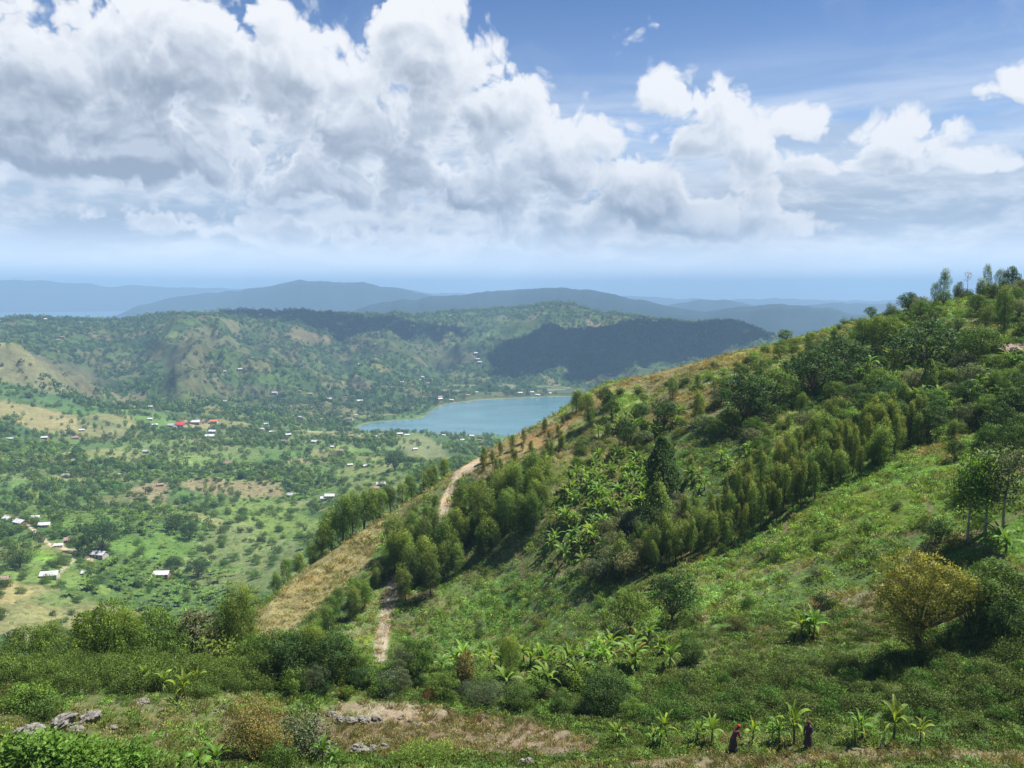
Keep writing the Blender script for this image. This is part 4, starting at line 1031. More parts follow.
for p in fill(BAN4, 4.4, 90, 200, cnt=36):
    plant('banana', p, random.uniform(2.6, 3.6), 'banana plant among the dark trees on the right upper hill', 'banana plant', 'bananas on the right upper hill', 'banana_plant', crown_part='leaf_crown', trunk_part='stem')
MIX = [(560, 470), (600, 405), (700, 385), (800, 350), (900, 315), (1040, 285), (1040, 440), (930, 440), (850, 430), (760, 470), (700, 440), (640, 450)]
for p in fill(MIX, 5.6, 90, 205, cnt=120):
    k = random.choices(['broadleaf', 'darktree', 'eucalyptus', 'greytree'], [5, 2, 4, 1])[0]
    d = {'broadleaf': 'round green', 'darktree': 'dark rounded', 'eucalyptus': 'upright bushy', 'greytree': 'grey-green leafy'}[k]
    plant(k, p, random.uniform(1.8, 3.8)*(1.2 if k == 'eucalyptus' else 1), d+' tree scattered among the shrubs on the upper half of the hill', 'tree', d+' trees on the upper hill', 'hillside_tree')
RD = [(870, 440), (860, 400), (900, 370), (1040, 330), (1040, 470), (960, 470), (930, 440)]
for p in fill(RD, 4.0, 90, 200, cnt=70):
    k = random.choices(['darktree', 'broadleaf', 'greytree'], [3, 4, 2])[0]
    plant(k, p, random.uniform(2.2, 4.2), {'darktree': 'dark', 'broadleaf': 'green', 'greytree': 'grey-green'}[k]+' tree in the thick growth above the plantation at the right', 'tree', {'darktree': 'dark', 'broadleaf': 'green', 'greytree': 'grey-green'}[k]+' trees above the plantation at the right', 'hillside_tree')
GR = [(590, 585), (600, 545), (640, 520), (690, 505), (700, 525), (650, 560), (620, 590)]
for p in fill(GR, 3.0, 90, 160, cnt=34):
    plant('greytree', p, random.uniform(2.4, 3.6), 'grey-green leafy tree between the banana grove and the plantation', 'tree', 'grey-green trees beside the banana grove', 'hillside_tree')
SH = [(560, 460), (600, 400), (700, 372), (800, 340), (900, 305), (1040, 275), (1040, 470), (880, 440), (760, 440), (690, 440), (600, 480)]
for p in fill(SH, 3.3, 90, 205, cnt=220):
    k = random.choice(['shrub', 'shrub', 'darkshrub', 'brightshrub', 'greyshrub', 'oliveshrub'])
    plant(k, p, random.uniform(.8, 2.0), 'leafy shrub among the trees on the upper half of the hill', 'shrub', 'shrubs on the upper hill', 'shrub', crown_part='foliage', trunk_part='stems')
LS = [(395, 650), (480, 600), (560, 575), (640, 590), (760, 550), (880, 480), (1040, 470), (1040, 640), (880, 640), (640, 650), (480, 655)]
for p in fill(LS, 5.6, 60, 160, cnt=80):
    k = random.choice(['shrub', 'darkshrub', 'brightshrub', 'greyshrub', 'oliveshrub'])
    plant(k, p, random.uniform(.7, 1.7), 'low shrub on the open green lower slope of the hill', 'shrub', 'shrubs on the open lower slope', 'shrub', crown_part='foliage', trunk_part='stems')
# ------------------------------------------------------------------ valley trees that show largest
for i, (x_, y_) in enumerate(VALLEY_NEAR):
    r = math.hypot(x_, y_); k = random.choices(['valleytree', 'valleydark', 'valleytall'], [4, 4, 2])[0]; p = PROTO[k][i % len(PROTO[k])]
    d = {'valleytree': 'round green tree', 'valleydark': 'dark round tree', 'valleytall': 'tall narrow tree'}[k]
    o = link('valley_tree', p['crown']); s = random.uniform(.42, .8); o.location = (x_, y_, hgt(x_, y_)-.3); o.scale = (s, s, s); o.rotation_euler.z = random.random()*6.28
    b = random.uniform(.75, 1.3); o.color = (b*random.uniform(.9, 1.15), b, b, 1)
    tag(o, d+' standing among the banana groves and fields in the near valley', 'tree', d+'s in the near valley')
VT_ONE = [(102, 552, 13, 'valleydark', 'large dark round tree beside the white-roofed house in the bright valley field', 1.3), (78, 552, 7, 'valleytree', 'smaller green tree touching the large dark round tree in the valley', 1.2),
 (176, 532, 9, 'valleydark', 'dark tree at the right end of the bright green valley field', 1.1), (190, 540, 9, 'valleydark', 'dark tree just below the right end of the bright green valley field', 1.1),
 (20, 568, 10, 'valleytree', 'broad olive tree left of the lower valley houses', 1.2), (198, 578, 8, 'valleydark', 'lone dark round tree above the lower valley banana grove', 1.3), (175, 573, 7, 'valleydark', 'dark tree left of the lone round tree above the banana grove', 1.2),
 (387, 503, 9, 'valleydark', 'small dark round tree alone in the pale valley pasture', 1.1), (395, 470, 14, 'valleydark', 'dark tree clump at the foot of the pale rounded knoll', 1.2)]
for (px_, py_, h_, k, lb, wd_) in VT_ONE:
    plant('finedark' if k == 'valleydark' else 'finebroad', hit(px_, py_, 300), h_*1.3, lb, 'tree', None, 'valley_tree', wd_, color=(1, 1, 1))

# ------------------------------------------------------------------ single trees of the hill and the ravine
def spx(px_, py_, hpx):
    """size in metres of something hpx pixels high standing at a picked ground point"""
    b = hit(px_, py_, 45); f = project(b.x, b.y, b.z)[2]; return b, hpx*float(f)/FPX/1.0
def one(kind, px_, py_, hpx, label, wide=1., name='tree', cat='tree', D=None, color=(1, 1, 1), **kw):
    if D is None: b, h_ = spx(px_, py_, hpx)
    else: b = at(px_, D); h_ = hpx*D/FPX
    return plant(kind, b, h_, label, cat, None, name, wide, color=color, **kw)

# a cypress: tall dense dark cone
def cone_tree(kind, leafm, h, w, n):
    t = rnd(n)**.8; a = rnd(n)*6.283; prof = np.sin(np.pi*(t*.80+.17))**.8; r = w*.5*prof*(.75+.25*rnd(n))*(1+.22*np.sin(a*3+t*14))
    P = np.stack([np.cos(a)*r, np.sin(a)*r, h*(.06+.94*t)], 1); N = np.stack([np.cos(a), np.sin(a), np.full(n, .8)], 1)
    tr = tube([(0, 0, -.2), (0, 0, h*.5), (0, 0, h*.93)], [.22, .13, .03], 7)
    make_proto(kind, leaves(P, N, .36, .17, .7), tr, leafm, BARK, h)
cone_tree('cypress', 'dark', 9, 4, 5200); cone_tree('cypress_grey', 'eucdark', 9, 4, 4200)
one('cypress', 664, 510, 74, 'tall dark cypress-shaped tree standing above the grey trees in the middle of the hill', .95, 'cypress_tree')
one('cypress_grey', 658, 545, 64, 'grey-green pointed tree right below the tall dark cypress', 1.0, 'cypress_tree', color=(.95, .95, 1.1))
one('darktree', 672, 622, 52, 'dense dark round-crowned tree on the open green slope below the plantation', .95, 'ravine_tree')
one('broadleaf', 630, 632, 42, 'thin olive-green tree left of the dense dark tree on the open slope', .95, 'ravine_tree', color=(1.25, 1.15, .9))
one('eucdark_tree' if False else 'eucalyptus', 882, 502, 56, 'bushy eucalyptus at the right end of the plantation', .9, 'eucalyptus_tree') if False else None

# yellow leaning tree
random.seed(3)
def yellow_tree():
    n = 14500; h = 8.6; lobes = []
    tr = [tube(bent((0, 0, -.2), (-.3, 0, 3.2), 5, .04), np.linspace(.30, .2, 5), 8)]
    spec = [(-2.2, 7.9, 1.9), (-.6, 8.6, 1.8), (1.1, 8.2, 1.8), (2.5, 7.2, 1.7), (3.7, 6.3, 1.3), (4.9, 5.5, 1.0), (5.7, 5.0, .6), (-2.9, 6.2, 1.7), (-1.2, 6.6, 1.9), (.8, 6.5, 1.8), (-2.3, 4.4, 1.6), (-.7, 4.8, 1.8), (.7, 4.6, 1.4), (-1.5, 2.9, 1.4), (-.3, 3.2, 1.5), (-1.0, 1.5, 1.2), (-.1, 1.7, 1.1), (2.4, 5.6, 1.1)]
    P = []; N = []
    for (x_, z_, r_) in spec:
        for dy in (-1, 1):
            c = np.array([x_+rng.normal(0, .2), dy*r_*.6, z_+rng.normal(0, .15)])
            tr.append(tube(bent((-.2, 0, 2.4), c, 5, .06), np.linspace(.1, .015, 5), 5))
            m = int(n*r_**2/78); q = unit(rng.normal(0, 1, (m, 3)))*(.45+.55*rnd(m)**.5)[:, None]; q = q*(1+.25*np.sin(q[:, :1]*8)*np.cos(q[:, 2:3]*7))
            P.append(c+q*r_*np.array([.72, .72, .56])); N.append(q)
    P = np.concatenate(P); N = np.concatenate(N); k = P[:, 2] > .1
    make_proto('yellow_tree', leaves(P[k], N[k], .20, .10, .2), join(tr), 'yellow', BARK, h)
yellow_tree()
b, h_ = spx(920, 654, 102)
e = plant('yellow_tree', b, h_, 'large yellow-leaved tree leaning right on the lower right slope', 'tree', None, 'yellow_tree', color=(1, 1, 1)); e.rotation_euler = (0, 0, 0)

# light airy trees at the right
def airy(kind, leafm, h, w, n, branches, bark):
    tr = []; P = []; N = []; sp = bent((0, 0, -.1), (.2, 0, h*.95), 8, .03); tr.append(tube(sp, np.linspace(.1+.006*h, .015, 8), 7))
    for i in range(branches):
        t = .30+.68*(i+.5)/branches; s0 = np.array([np.interp(t, np.linspace(0, 1, 8), sp[:, k]) for k in range(3)]); th = i*2.4; r = w*.5*(1-.55*(t-.3))*(.6+.5*rng.random())
        tip = s0+np.array([math.cos(th)*r, math.sin(th)*r, r*.7]); tr.append(tube(bent(s0, tip, 5, .08), np.linspace(.045, .008, 5), 4))
        m = n//branches; u = rnd(m)[:, None]; pp = s0+(tip-s0)*(.35+.65*u)+rng.normal(0, .09*w, (m, 3))*[1, 1, .7]; P.append(pp); N.append(unit(rng.normal(0, 1, (m, 3))+[0, 0, .3]))
    make_proto(kind, leaves(np.concatenate(P), np.concatenate(N), .30, .15, .2, .1), join(tr), leafm, bark, h)
airy('airy_bright', 'bright', 7.5, 4.2, 3000, 22, BARKP); airy('airy_grey', 'grey', 8, 3.6, 1500, 18, BARKP)
one('airy_bright', 967, 542, 92, 'light green airy tree at the right, left of the bare-stemmed trees', .85, 'slender_tree', color=(.95, 1.0, 1.1))
one('airy_grey', 985, 532, 84, 'thin grey-leaved tree with bare stems next to the light green airy tree', 1., 'slender_tree', color=(1.05, 1.15, 1.0))
one('airy_grey', 1003, 528, 84, 'sparse grey tree nearest the right edge beside the bare-stemmed tree', 1.05, 'slender_tree', color=(1.0, 1.1, .95))
one('darkshrub', 940, 540, 26, 'small dark shrub left of the light green airy tree', 1., 'shrub', 'shrub', crown_part='foliage', trunk_part='stems')

# skyline of the hill: (px, top py, ground py guess, kind, width, label)
def sky(px_, py_top, kind, label, wide=1., back=-2., hmin=1.0, name='skyline_tree', **kw):
    a = pix_az_tan(px_, py_top+20)[0]; j = int(np.argmin(abs(AZ-a))); r = KD[12, j]+back
    x_, y_ = r*math.sin(a), r*math.cos(a); z_ = hgt(x_, y_); t = pix_az_tan(px_, py_top)[1]
    h_ = max(hmin, CZ+t*r-z_)
    return plant(kind, (x_, y_, z_), h_, label, 'tree', None, name, wide, color=kw.pop('color', (1, 1, 1)), **kw)
SK = [(785, 329, 'broadleaf', 'small feathery tree alone on the middle of the skyline', 1.0), (908, 292, 'darktree', 'round dark tree alone on the skyline left of the tall group', 1.15), (870, 306, 'broadleaf', 'small bright tree on the skyline between the lone trees', .8),
 (944, 268, 'skyline', 'tallest pointed tree of the left skyline group', .75), (934, 282, 'skyline', 'shorter bushy tree leaning against the tallest skyline tree', .9), (955, 284, 'skyline', 'small tree right behind the tallest skyline tree', .8),
 (958, 281, 'airy_grey', 'small umbrella-shaped tree right of the tallest skyline tree', .9), (976, 282, 'airy_grey', 'slim crooked tree between the bare pole tree and the right skyline group', .6),
 (990, 263, 'skyline', 'tall thin tree at the left of the right skyline group', .55), (999, 268, 'skyline', 'tree in the middle of the right skyline group', .8), (1011, 266, 'darktree', 'dark-topped tall tree of the right skyline group', .6), (1021, 278, 'skyline', 'leafy tree at the right end of the skyline', 1.),
 (988, 285, 'broadleaf', 'low round tree under the right skyline group', 1.)]
for (px_, pt, k, lb, wd_) in SK: sky(px_, pt, k, lb, wd_)
# nearly leafless pole tree
tr = [tube(bent((0, 0, -.2), (.1, 0, 6.0), 6, .01), np.linspace(.08, .02, 6), 6)]; P = []; N = []
for i in range(9):
    z_ = 4.1+i*.22; th = i*2.4; tip = np.array([math.cos(th)*.5+.08, math.sin(th)*.5, z_+.5]); tr.append(tube(bent((.08, 0, z_), tip, 3, .05), [.02, .015, .006], 4)); q = rng.normal(0, .16, (16, 3)); P.append(tip+q); N.append(unit(q))
make_proto('pole_tree', leaves(np.concatenate(P), np.concatenate(N), .22, .1), join(tr), 'red', BARKP, 6.4)
sky(968, 270, 'pole_tree', 'thin pale pole of a tree with a reddish tuft on the skyline')

# named hillside trees
H1 = [(690, 480, 26, 'plantation', 'yellowish young tree just above the left end of the plantation', 1.2), (700, 425, 36, 'eucalyptus', 'lone round-topped yellow-green eucalyptus on the upper hill with a bare patch beneath', .9),
 (590, 425, 34, 'eucalyptus', 'dark bushy tree at the left end of the crest near the flat pasture', 1.2), (576, 412, 24, 'eucalyptus', 'dark tree leaning towards the lake at the crest left of the flat pasture', 1.2), (605, 408, 22, 'darktree', 'dark small tree at the top left corner of the flat pasture', .8),
 (664, 428, 30, 'darktree', 'dark broad tree at the right end of the grove below the pasture', 1.), (628, 450, 34, 'darktree', 'dark narrow tree in the middle of the hill above the big banana grove', .7), (745, 425, 52, 'darktree', 'large dark tree clump left of the mown strip on the upper hill', 1.2), (772, 412, 44, 'broadleaf', 'green tree right beside the large dark clump on the upper hill', 1.),
 (812, 395, 46, 'darktree', 'very dark broad tree at the head of the upper gully', 1.4), (838, 380, 44, 'darktree', 'dark broad tree right of the upper gully head', 1.3), (926, 372, 52, 'darktree', 'large dark spreading tree on the right upper hill', 1.4), (930, 398, 40, 'cypress_grey', 'pointed olive-green tree on the right upper hill', .8),
 (862, 350, 34, 'eucalyptus', 'dark bushy eucalyptus pair high on the hill', 1.2), (882, 352, 36, 'broadleaf', 'yellow-green tree beside the dark eucalyptus high on the hill', .9), (880, 398, 30, 'broadleaf', 'bright green tree in the gap left of the dark growth', .8), (895, 392, 22, 'brightshrub', 'bright shrub below the high dark trees', 1.2),
 (980, 372, 46, 'broadleaf', 'tall green tree near the tin roof at the right', .9), (1004, 330, 44, 'eucalyptus', 'tall bushy tree above the tin roof at the right', .9), (1016, 420, 36, 'darktree', 'dark tree at the right edge above the bright slope', 1.2)]
for (px_, py_, hp, k, lb, wd_) in H1: one(k, px_, py_, hp, lb, wd_, 'hillside_tree', color=(1.2, 1.1, .8) if 'yellow' in lb or 'bright' in lb else (1, 1, 1))

# ------------------------------------------------------------------ the ravine's near edge: trees and bushes behind the terrace
def onD(kind, px_, top, D, label, wide=1., name='ravine_tree', cat='tree', group=None, color=None, **kw):
    b = at(px_, D); t = pix_az_tan(px_, top)[1]; h_ = max(.4, CZ+t*D-b.z)
    return plant(kind, b, h_, label, cat, group, name, wide, color=color, **kw)
SHB = dict(crown_part='foliage', trunk_part='stems')
RT = [(10, 628, 70, 'broadleaf', 'yellow-green bushy tree at the left edge behind the olive hedge', 0.94, (1.2, 1.1, .9)), (32, 626, 71, 'eucalyptus', 'dark bushy tree second from the left edge behind the olive hedge', 1.2, (.9, .9, .9)),
 (66, 622, 73, 'eucalyptus', 'grey-green slender tree left of the large ravine tree', .9, (1, 1, 1.2)), (88, 606, 72, 'broadleaf', 'large yellow-green tree behind the middle of the olive hedge', 0.79, (1.35, 1.2, .8)), (108, 612, 71, 'eucalyptus', 'bushy green tree right of the large yellow-green one', 1.2, (1.1, 1.1, .9)),
 (140, 608, 73, 'broadleaf', 'green feathery tree behind the right half of the olive hedge', 0.72, (1.2, 1.15, .9)), (160, 632, 71, 'broadleaf', 'low round tree behind the right part of the olive hedge', 0.86, None), (186, 612, 73, 'airy_grey', 'sparse brownish tree between the ravine trees', 1.3, (.9, .75, .6)),
 (205, 632, 72, 'shrub', 'olive shrub at the foot of the sparse brownish tree', 1.2, (1.2, 1.0, .8)), (231, 585, 74, 'eucalyptus', 'tallest narrow tree of the ravine edge in front of the brown slope', .62, (1.1, 1.0, .8)), (224, 600, 75, 'eucalyptus', 'dark companion close behind the tallest ravine tree', .6, (.9, .9, .9)),
 (245, 634, 65, 'broadleaf', 'bright round bush tree right of the tallest ravine tree', 1.2, (1.2, 1.2, .9)), (268, 630, 61, 'broadleaf', 'dark green tree at the left of the big centre-left clump', 1.1, (.9, .9, .9)), (290, 634, 60, 'darktree', 'darkest tree of the big clump left of centre', 1.1, None), (302, 626, 60.5, 'eucalyptus', 'tall yellow-topped tree of the big clump left of centre', 1.1, (1.2, 1.1, .8)),
 (322, 634, 60, 'darktree', 'dark round tree in the middle of the big clump left of centre', 1.1, None), (345, 650, 60, 'broadleaf', 'olive-topped round tree at the right end of the big clump', 1.1, (1.1, 1.0, .9)), (396, 645, 60, 'greytree', 'thin grey-green sapling right of the dirt scar foot', .7, None), (414, 636, 61, 'broadleaf', 'dark upright tree below the foot of the dirt scar', .8, (.8, .9, .8)),
 (465, 652, 60, 'airy_grey', 'reddish brown sparse shrub tree in the middle of the ravine edge', 1.2, (1.4, .8, .5)), (510, 634, 63, 'eucalyptus', 'yellow-green bushy tree in the centre of the ravine edge', .9, (1.3, 1.2, .8)), (376, 680, 57.5, 'brightshrub', 'bright green shrub beside the bare earth left of centre', 1.2, (1.1, 1.2, .9)), (440, 672, 58, 'broadleaf', 'pale feathery bush behind the bare earth', 1.3, (1.3, 1.2, 1.0)),
 (395, 668, 58, 'greytree', 'grey-green slim bush left of the reddish shrub', .9, None), (484, 680, 57.5, 'greytree', 'wide grey-green bush behind the bare earth', 1.5, (.8, .95, .8)), (520, 684, 57.5, 'broadleaf', 'round green bush right of the wide grey-green bush', 1.3, None), (565, 690, 57, 'broadleaf', 'green bush left of the large dark foreground bush', 1.2, None),
 (612, 672, 57, 'darktree', 'large dark rounded bush right of the bare earth', 1.3, (1.2, 1.15, 1.0)), (640, 700, 55, 'broadleaf', 'yellow-green bush at the right foot of the large dark bush', 1.3, (1.3, 1.3, 1.0)), (592, 698, 56, 'darktree', 'small dark bush at the left foot of the large dark bush', 1.2, None), (700, 640, 66, 'darktree', 'dome-shaped olive bush on the grassy slope right of centre', 1.1, (1.5, 1.3, 1.1)),
 (352, 668, 58.5, 'darktree', 'low dark bush under the olive-topped round tree', 1.2, None), (305, 665, 58, 'greytree', 'pale leaved bush in front of the big dark clump', 1., (.8, .9, .8)), (575, 655, 63, 'darkshrub', 'dark shrub among the bananas of the ravine edge', 1.5, (1.4, 1.1, 1)),
 (1010, 565, 66, 'broadleaf', 'dark green tree at the right edge beside the yellow tree', 1.2, (.9, .9, .9)), (985, 592, 66, 'broadleaf', 'olive bush right of the yellow tree', 1.4, (1.2, 1.1, 1)), (1020, 600, 64, 'darktree', 'dark bush at the right edge below the tree beside the yellow one', 1.2, None)]
FINE = {'broadleaf': 'finebroad', 'darktree': 'finedark', 'greytree': 'finegrey', 'eucalyptus': 'fineeuc', 'shrub': 'fineshrub', 'darkshrub': 'finedarkshrub', 'brightshrub': 'finebrightshrub', 'greyshrub': 'finegreyshrub'}
for (px_, top, D, k, lb, wd_, c) in RT: onD(FINE.get(k, k), px_, top, D, lb, wd_, 'ravine_tree' if 'tree' in k or k in ('eucalyptus', 'broadleaf') else 'shrub', 'bush' if 'bush' in lb and 'tree' not in lb else 'tree', None, c or (1, 1, 1))
# olive hedge across the left of the terrace
for p in fill([(-20, 690), (-20, 668), (130, 664), (268, 668), (275, 692), (200, 700), (100, 696)], 1.25, 55, 72, cnt=110, vis=3):
    plant('oliveshrub', p, random.uniform(1.0, 1.7), 'olive-green shrub in the dense hedge across the left of the terrace', 'shrub', 'shrubs of the olive hedge', 'hedge_shrub', color=(.95, 1.2, .85), **SHB)
for p in fill([(640, 745), (650, 690), (760, 670), (1040, 640), (1050, 738), (900, 735), (760, 722)], 1.75, 52, 74, cnt=150, vis=3):
    plant(random.choice(['oliveshrub', 'oliveshrub', 'shrub']), p, random.uniform(.8, 1.5), 'low olive shrub in the dense growth at the foot of the right slope', 'shrub', 'low shrubs at the foot of the right slope', 'low_shrub', color=(.8, .95, .8), wide=1.2, **SHB)
for p in fill([(270, 700), (280, 670), (420, 680), (560, 690), (650, 690), (640, 715), (560, 705), (430, 698)], 1.8, 56, 72, cnt=75, vis=3):
    plant(random.choice(['fineshrub', 'finebrightshrub', 'finedarkshrub', 'finegreyshrub']), p, random.uniform(.8, 2.2), 'leafy shrub in the thicket behind the bare earth', 'shrub', 'shrubs behind the bare earth', 'shrub', **SHB)
# bananas of the ravine edge and the terrace
BN = dict(crown_part='leaf_crown', trunk_part='stem', name='banana_plant')
for p in fill([(430, 672), (440, 655), (560, 645), (690, 650), (700, 664), (640, 690), (600, 695), (500, 695)], 2.3, 56, 74, cnt=30, vis=3):
    plant('banana', p, random.uniform(1.6, 2.9), 'banana plant in the row along the ravine edge behind the bare earth', 'banana plant', 'bananas along the ravine edge', **BN)
RB = [(640, 648, 'leafy banana with upright leaves on the grassy slope below the dark tree'), (605, 655, 'short banana left of the upright one on the grassy slope'), (800, 640, 'banana clump on the grassy slope left of the yellow tree'), (812, 636, 'second banana of the clump left of the yellow tree'), (990, 552, 'wide-leaved banana at the right edge above the yellow tree'), (1006, 556, 'wide-leaved banana nearest the right edge on the bright slope')]
for (px_, py_, lb) in RB: b, _ = spx(px_, py_, 10); plant('banana', b, 2.8, lb, 'banana plant', **BN)
FB = [(795, 745, 46, 'bananayel', 'tallest yellow-green banana on the terrace between the two people'), (776, 742, 26, 'banana', 'bright young banana left of the tallest one'), (752, 744, 28, 'bananayel', 'young banana with narrow upright leaves right of the left person'), (712, 744, 32, 'banana', 'banana left of the left person'), (697, 742, 24, 'banana', 'small banana second from the left person'),
 (668, 742, 34, 'bananayel', 'banana with one brown bent leaf near the large dark bush'), (655, 746, 24, 'banana', 'small banana at the foot of the large dark bush'), (620, 742, 22, 'banana', 'small banana in front of the large dark bush'), (858, 744, 34, 'banana', 'broad-leaved banana right of the right person'), (893, 742, 44, 'bananayel', 'tall banana with yellowing leaves right of centre on the terrace'),
 (920, 744, 30, 'bananayel', 'two-leaved bright young banana on the terrace'), (975, 728, 14, 'banana', 'tiny banana in the grass at the right')]
for (px_, py_, hp, k, lb) in FB: b, h_ = spx(px_, py_, hp); plant(k, b, h_*1.05, lb, 'banana plant', wide=.8, **BN)
for (px_, py_, hp, lb) in [(185, 700, 28, 'young banana with drooping leaf in front of the olive hedge'), (145, 690, 26, 'young banana in front of the middle of the olive hedge'), (163, 692, 22, 'small banana between the two young ones at the olive hedge'), (200, 688, 22, 'thin banana at the right end of the olive hedge')]:
    b, h_ = spx(px_, py_, hp); plant('bananayel', b, h_*1.1, lb, 'banana plant', wide=.85, **BN)

# ------------------------------------------------------------------ plants right below the eye
banana('bigleaf', 'banana', 1.6, 10, .9, .24, stems=1, up=1.3)
def big_leaf_bush(kind, leafm, h, w, n, lsz):
    bush(kind, leafm, h, w, n, lsz, 12, .55, .25)
big_leaf_bush('lushbush', 'bright', 2.0, 3.0, 4200, .19); big_leaf_bush('lushbush', 'bright', 2.0, 3.0, 4200, .19)
big_leaf_bush('amberbush', 'autumn', 3.4, 3.4, 9000, .11); bush('finebush', 'grass', 1.2, 2.2, 6000, .09, 14, .3)
FG = [(20, 744, 43, 'lushbush', 'lush bright bush with large leaves at the bottom left corner', 1.1), (60, 748, 42, 'lushbush', 'second lush bright bush from the bottom left corner', 1.1), (100, 748, 43, 'lushbush', 'lush bright bush right of the corner bushes', .9), (-8, 744, 42, 'lushbush', 'lush bright bush cut by the left edge', 1.1)]
for (px_, top, D, k, lb, wd_) in FG: onD(k, px_, top, D, lb, wd_, 'lush_bush', 'bush', None, (.9, 1, .9), **SHB)
onD('amberbush', 243, 698, 47, 'orange-brown bush at the bottom left of the terrace', .85, 'amber_bush', 'bush', None, (1, 1, 1), **SHB)
onD('finegreyshrub', 292, 716, 48, 'grey-green bush behind the orange-brown bush', 1.1, 'shrub', 'bush', None, (1, 1, 1), **SHB)
onD('fineshrub', 268, 744, 45, 'green bush right of the orange-brown bush', .8, 'shrub', 'bush', None, (1, 1, 1), **SHB)
onD('fineshrub', 330, 752, 45, 'leafy green bush at the bottom edge left of the fine yellow-green one', 1.0, 'shrub', 'bush', None, (1.2, 1.2, 1), **SHB)
onD('finebush', 422, 742, 45.5, 'fine-leaved yellow-green bush at the bottom edge below the bare earth', 1.5, 'fine_bush', 'bush', None, (.9, 1.0, .8), **SHB)
for (px_, top, D, lb) in [(105, 741, 43, 'broad-leaved plant right of the lush corner bushes'), (122, 750, 43, 'second broad-leaved plant at the bottom left'), (183, 746, 44, 'broad-leaved plant left of the orange-brown bush'), (200, 746, 44, 'small broad-leaved plant next to the orange-brown bush'), (160, 756, 44, 'low broad-leaved plant at the bottom edge'), (312, 738, 46, 'broad-leaved plant right of the orange-brown bush'), (326, 748, 45, 'small broad-leaved plant at the bottom edge right of the orange-brown bush'), (20, 736, 44, 'broad-leaved plant behind the corner bushes')]:
    onD('bigleaf', px_, top, D, lb, 1., 'broad_leaved_plant', 'plant', None, (.9, 1, .9), crown_part='leaf_crown', trunk_part='stem')
onD('finebrightshrub', 8, 688, 56, 'yellow-green round bush at the left edge of the terrace', 1.2, 'shrub', 'bush', None, (1, 1, 1), **SHB)
onD('fineshrub', 22, 700, 54, 'green bush below the yellow-green round bush at the left edge', 1.2, 'shrub', 'bush', None, (1, 1, 1), **SHB)

# ------------------------------------------------------------------ rocks
def rock_mat():
    m, T, out = new_mat('grey_rock'); co = T.node('ShaderNodeTexCoord').outputs['Object']; n = T.noise(co, 3, 7, .7, .5); n2 = T.noise(co, 14, 4, .7)
    c = T.mix(T.smooth(n, .35, .65), (.12, .11, .095), (.29, .27, .235)); c = T.mix(T.m('MULTIPLY', T.smooth(n2, .55, .7), .4), c, (.10, .11, .06)); principled(T, out, c, .9, .15, bump(T, T.m('ADD', n, T.m('MULTIPLY', n2, .3)), .8, .12)); return m
ROCK = rock_mat()
def rock(px_, py_, w, h_, label, group=None, tilt=0.):
    b = hit(px_, py_, 40); bm = bmesh.new(); bmesh.ops.create_icosphere(bm, subdivisions=4, radius=1); sd = random.random()*50
    V = np.array([v.co[:] for v in bm.verts])
    cr = np.floor(V*2.2+fbm(V[:, 0]*3+sd, V[:, 1]*3+V[:, 2]*2, 1.2, 3, 3)[:, None])
    k = 1+.28*fbm(V[:, 0]*2+sd, V[:, 1]*2+V[:, 2]*1.7, 1.1, 4, 7)+.10*np.sign(fbm(V[:, 0]*3+sd, V[:, 2]*3+V[:, 1], .9, 2, 9))
    for v, q in zip(bm.verts, k): v.co = Vector((v.co.x*q*w*.5, v.co.y*q*w*.4, v.co.z*q*h_*.6+h_*.25+v.co.x*tilt*w*.5))
    me = bpy.data.meshes.new('rock'); bm.to_mesh(me); bm.free(); me.materials.append(ROCK)
    o = link('rock', me, None, b); o.rotation_euler.z = random.uniform(-.3, .3); tag(o, label, 'rock', group)
RK = [(60, 728, 1.7, .85, 'largest pale grey rock at the bottom left, slanting up to the right', .5), (28, 733, 1.7, .5, 'long low rock left of the largest rock at the bottom left', .1), (88, 722, 1.4, .7, 'dark slanted slab right of the largest rock', .5), (76, 732, .9, .45, 'small rock between the slanted slabs', .0),
 (340, 722, .9, .5, 'pale rock at the left end of the rubble row on the bare earth', 0), (350, 723, .9, .5, 'second rock of the rubble row on the bare earth', 0), (362, 722, 1.0, .5, 'third rock of the rubble row on the bare earth', 0), (332, 716, .7, .4, 'small stone above the rubble row', 0), (376, 720, .7, .4, 'last small stone at the right of the rubble row', 0),
 (360, 752, 1.1, .6, 'flat pale rock near the bottom of the bare earth', 0), (372, 751, .6, .5, 'dark stone beside the flat pale rock', 0), (384, 749, .6, .4, 'small stone right of the dark one at the bottom', 0), (527, 766, .8, .6, 'single rounded pale stone at the bottom centre', 0), (113, 729, .5, .3, 'small pale stone right of the slanted slab', 0), (82, 693, .6, .3, 'pale stone at the foot of the olive hedge', 0), (142, 703, .9, .3, 'flat stone on the dry grass of the terrace', 0)]
for r_ in RK: rock(*r_[:5], tilt=r_[5])
for (px_, py_) in [(120+random.random()*420, 708+random.random()*44) for _ in range(26)]: rock(px_, py_, random.uniform(.2, .45), random.uniform(.12, .25), 'fist-sized grey stone lying on the dry ground of the terrace', 'small stones on the terrace')
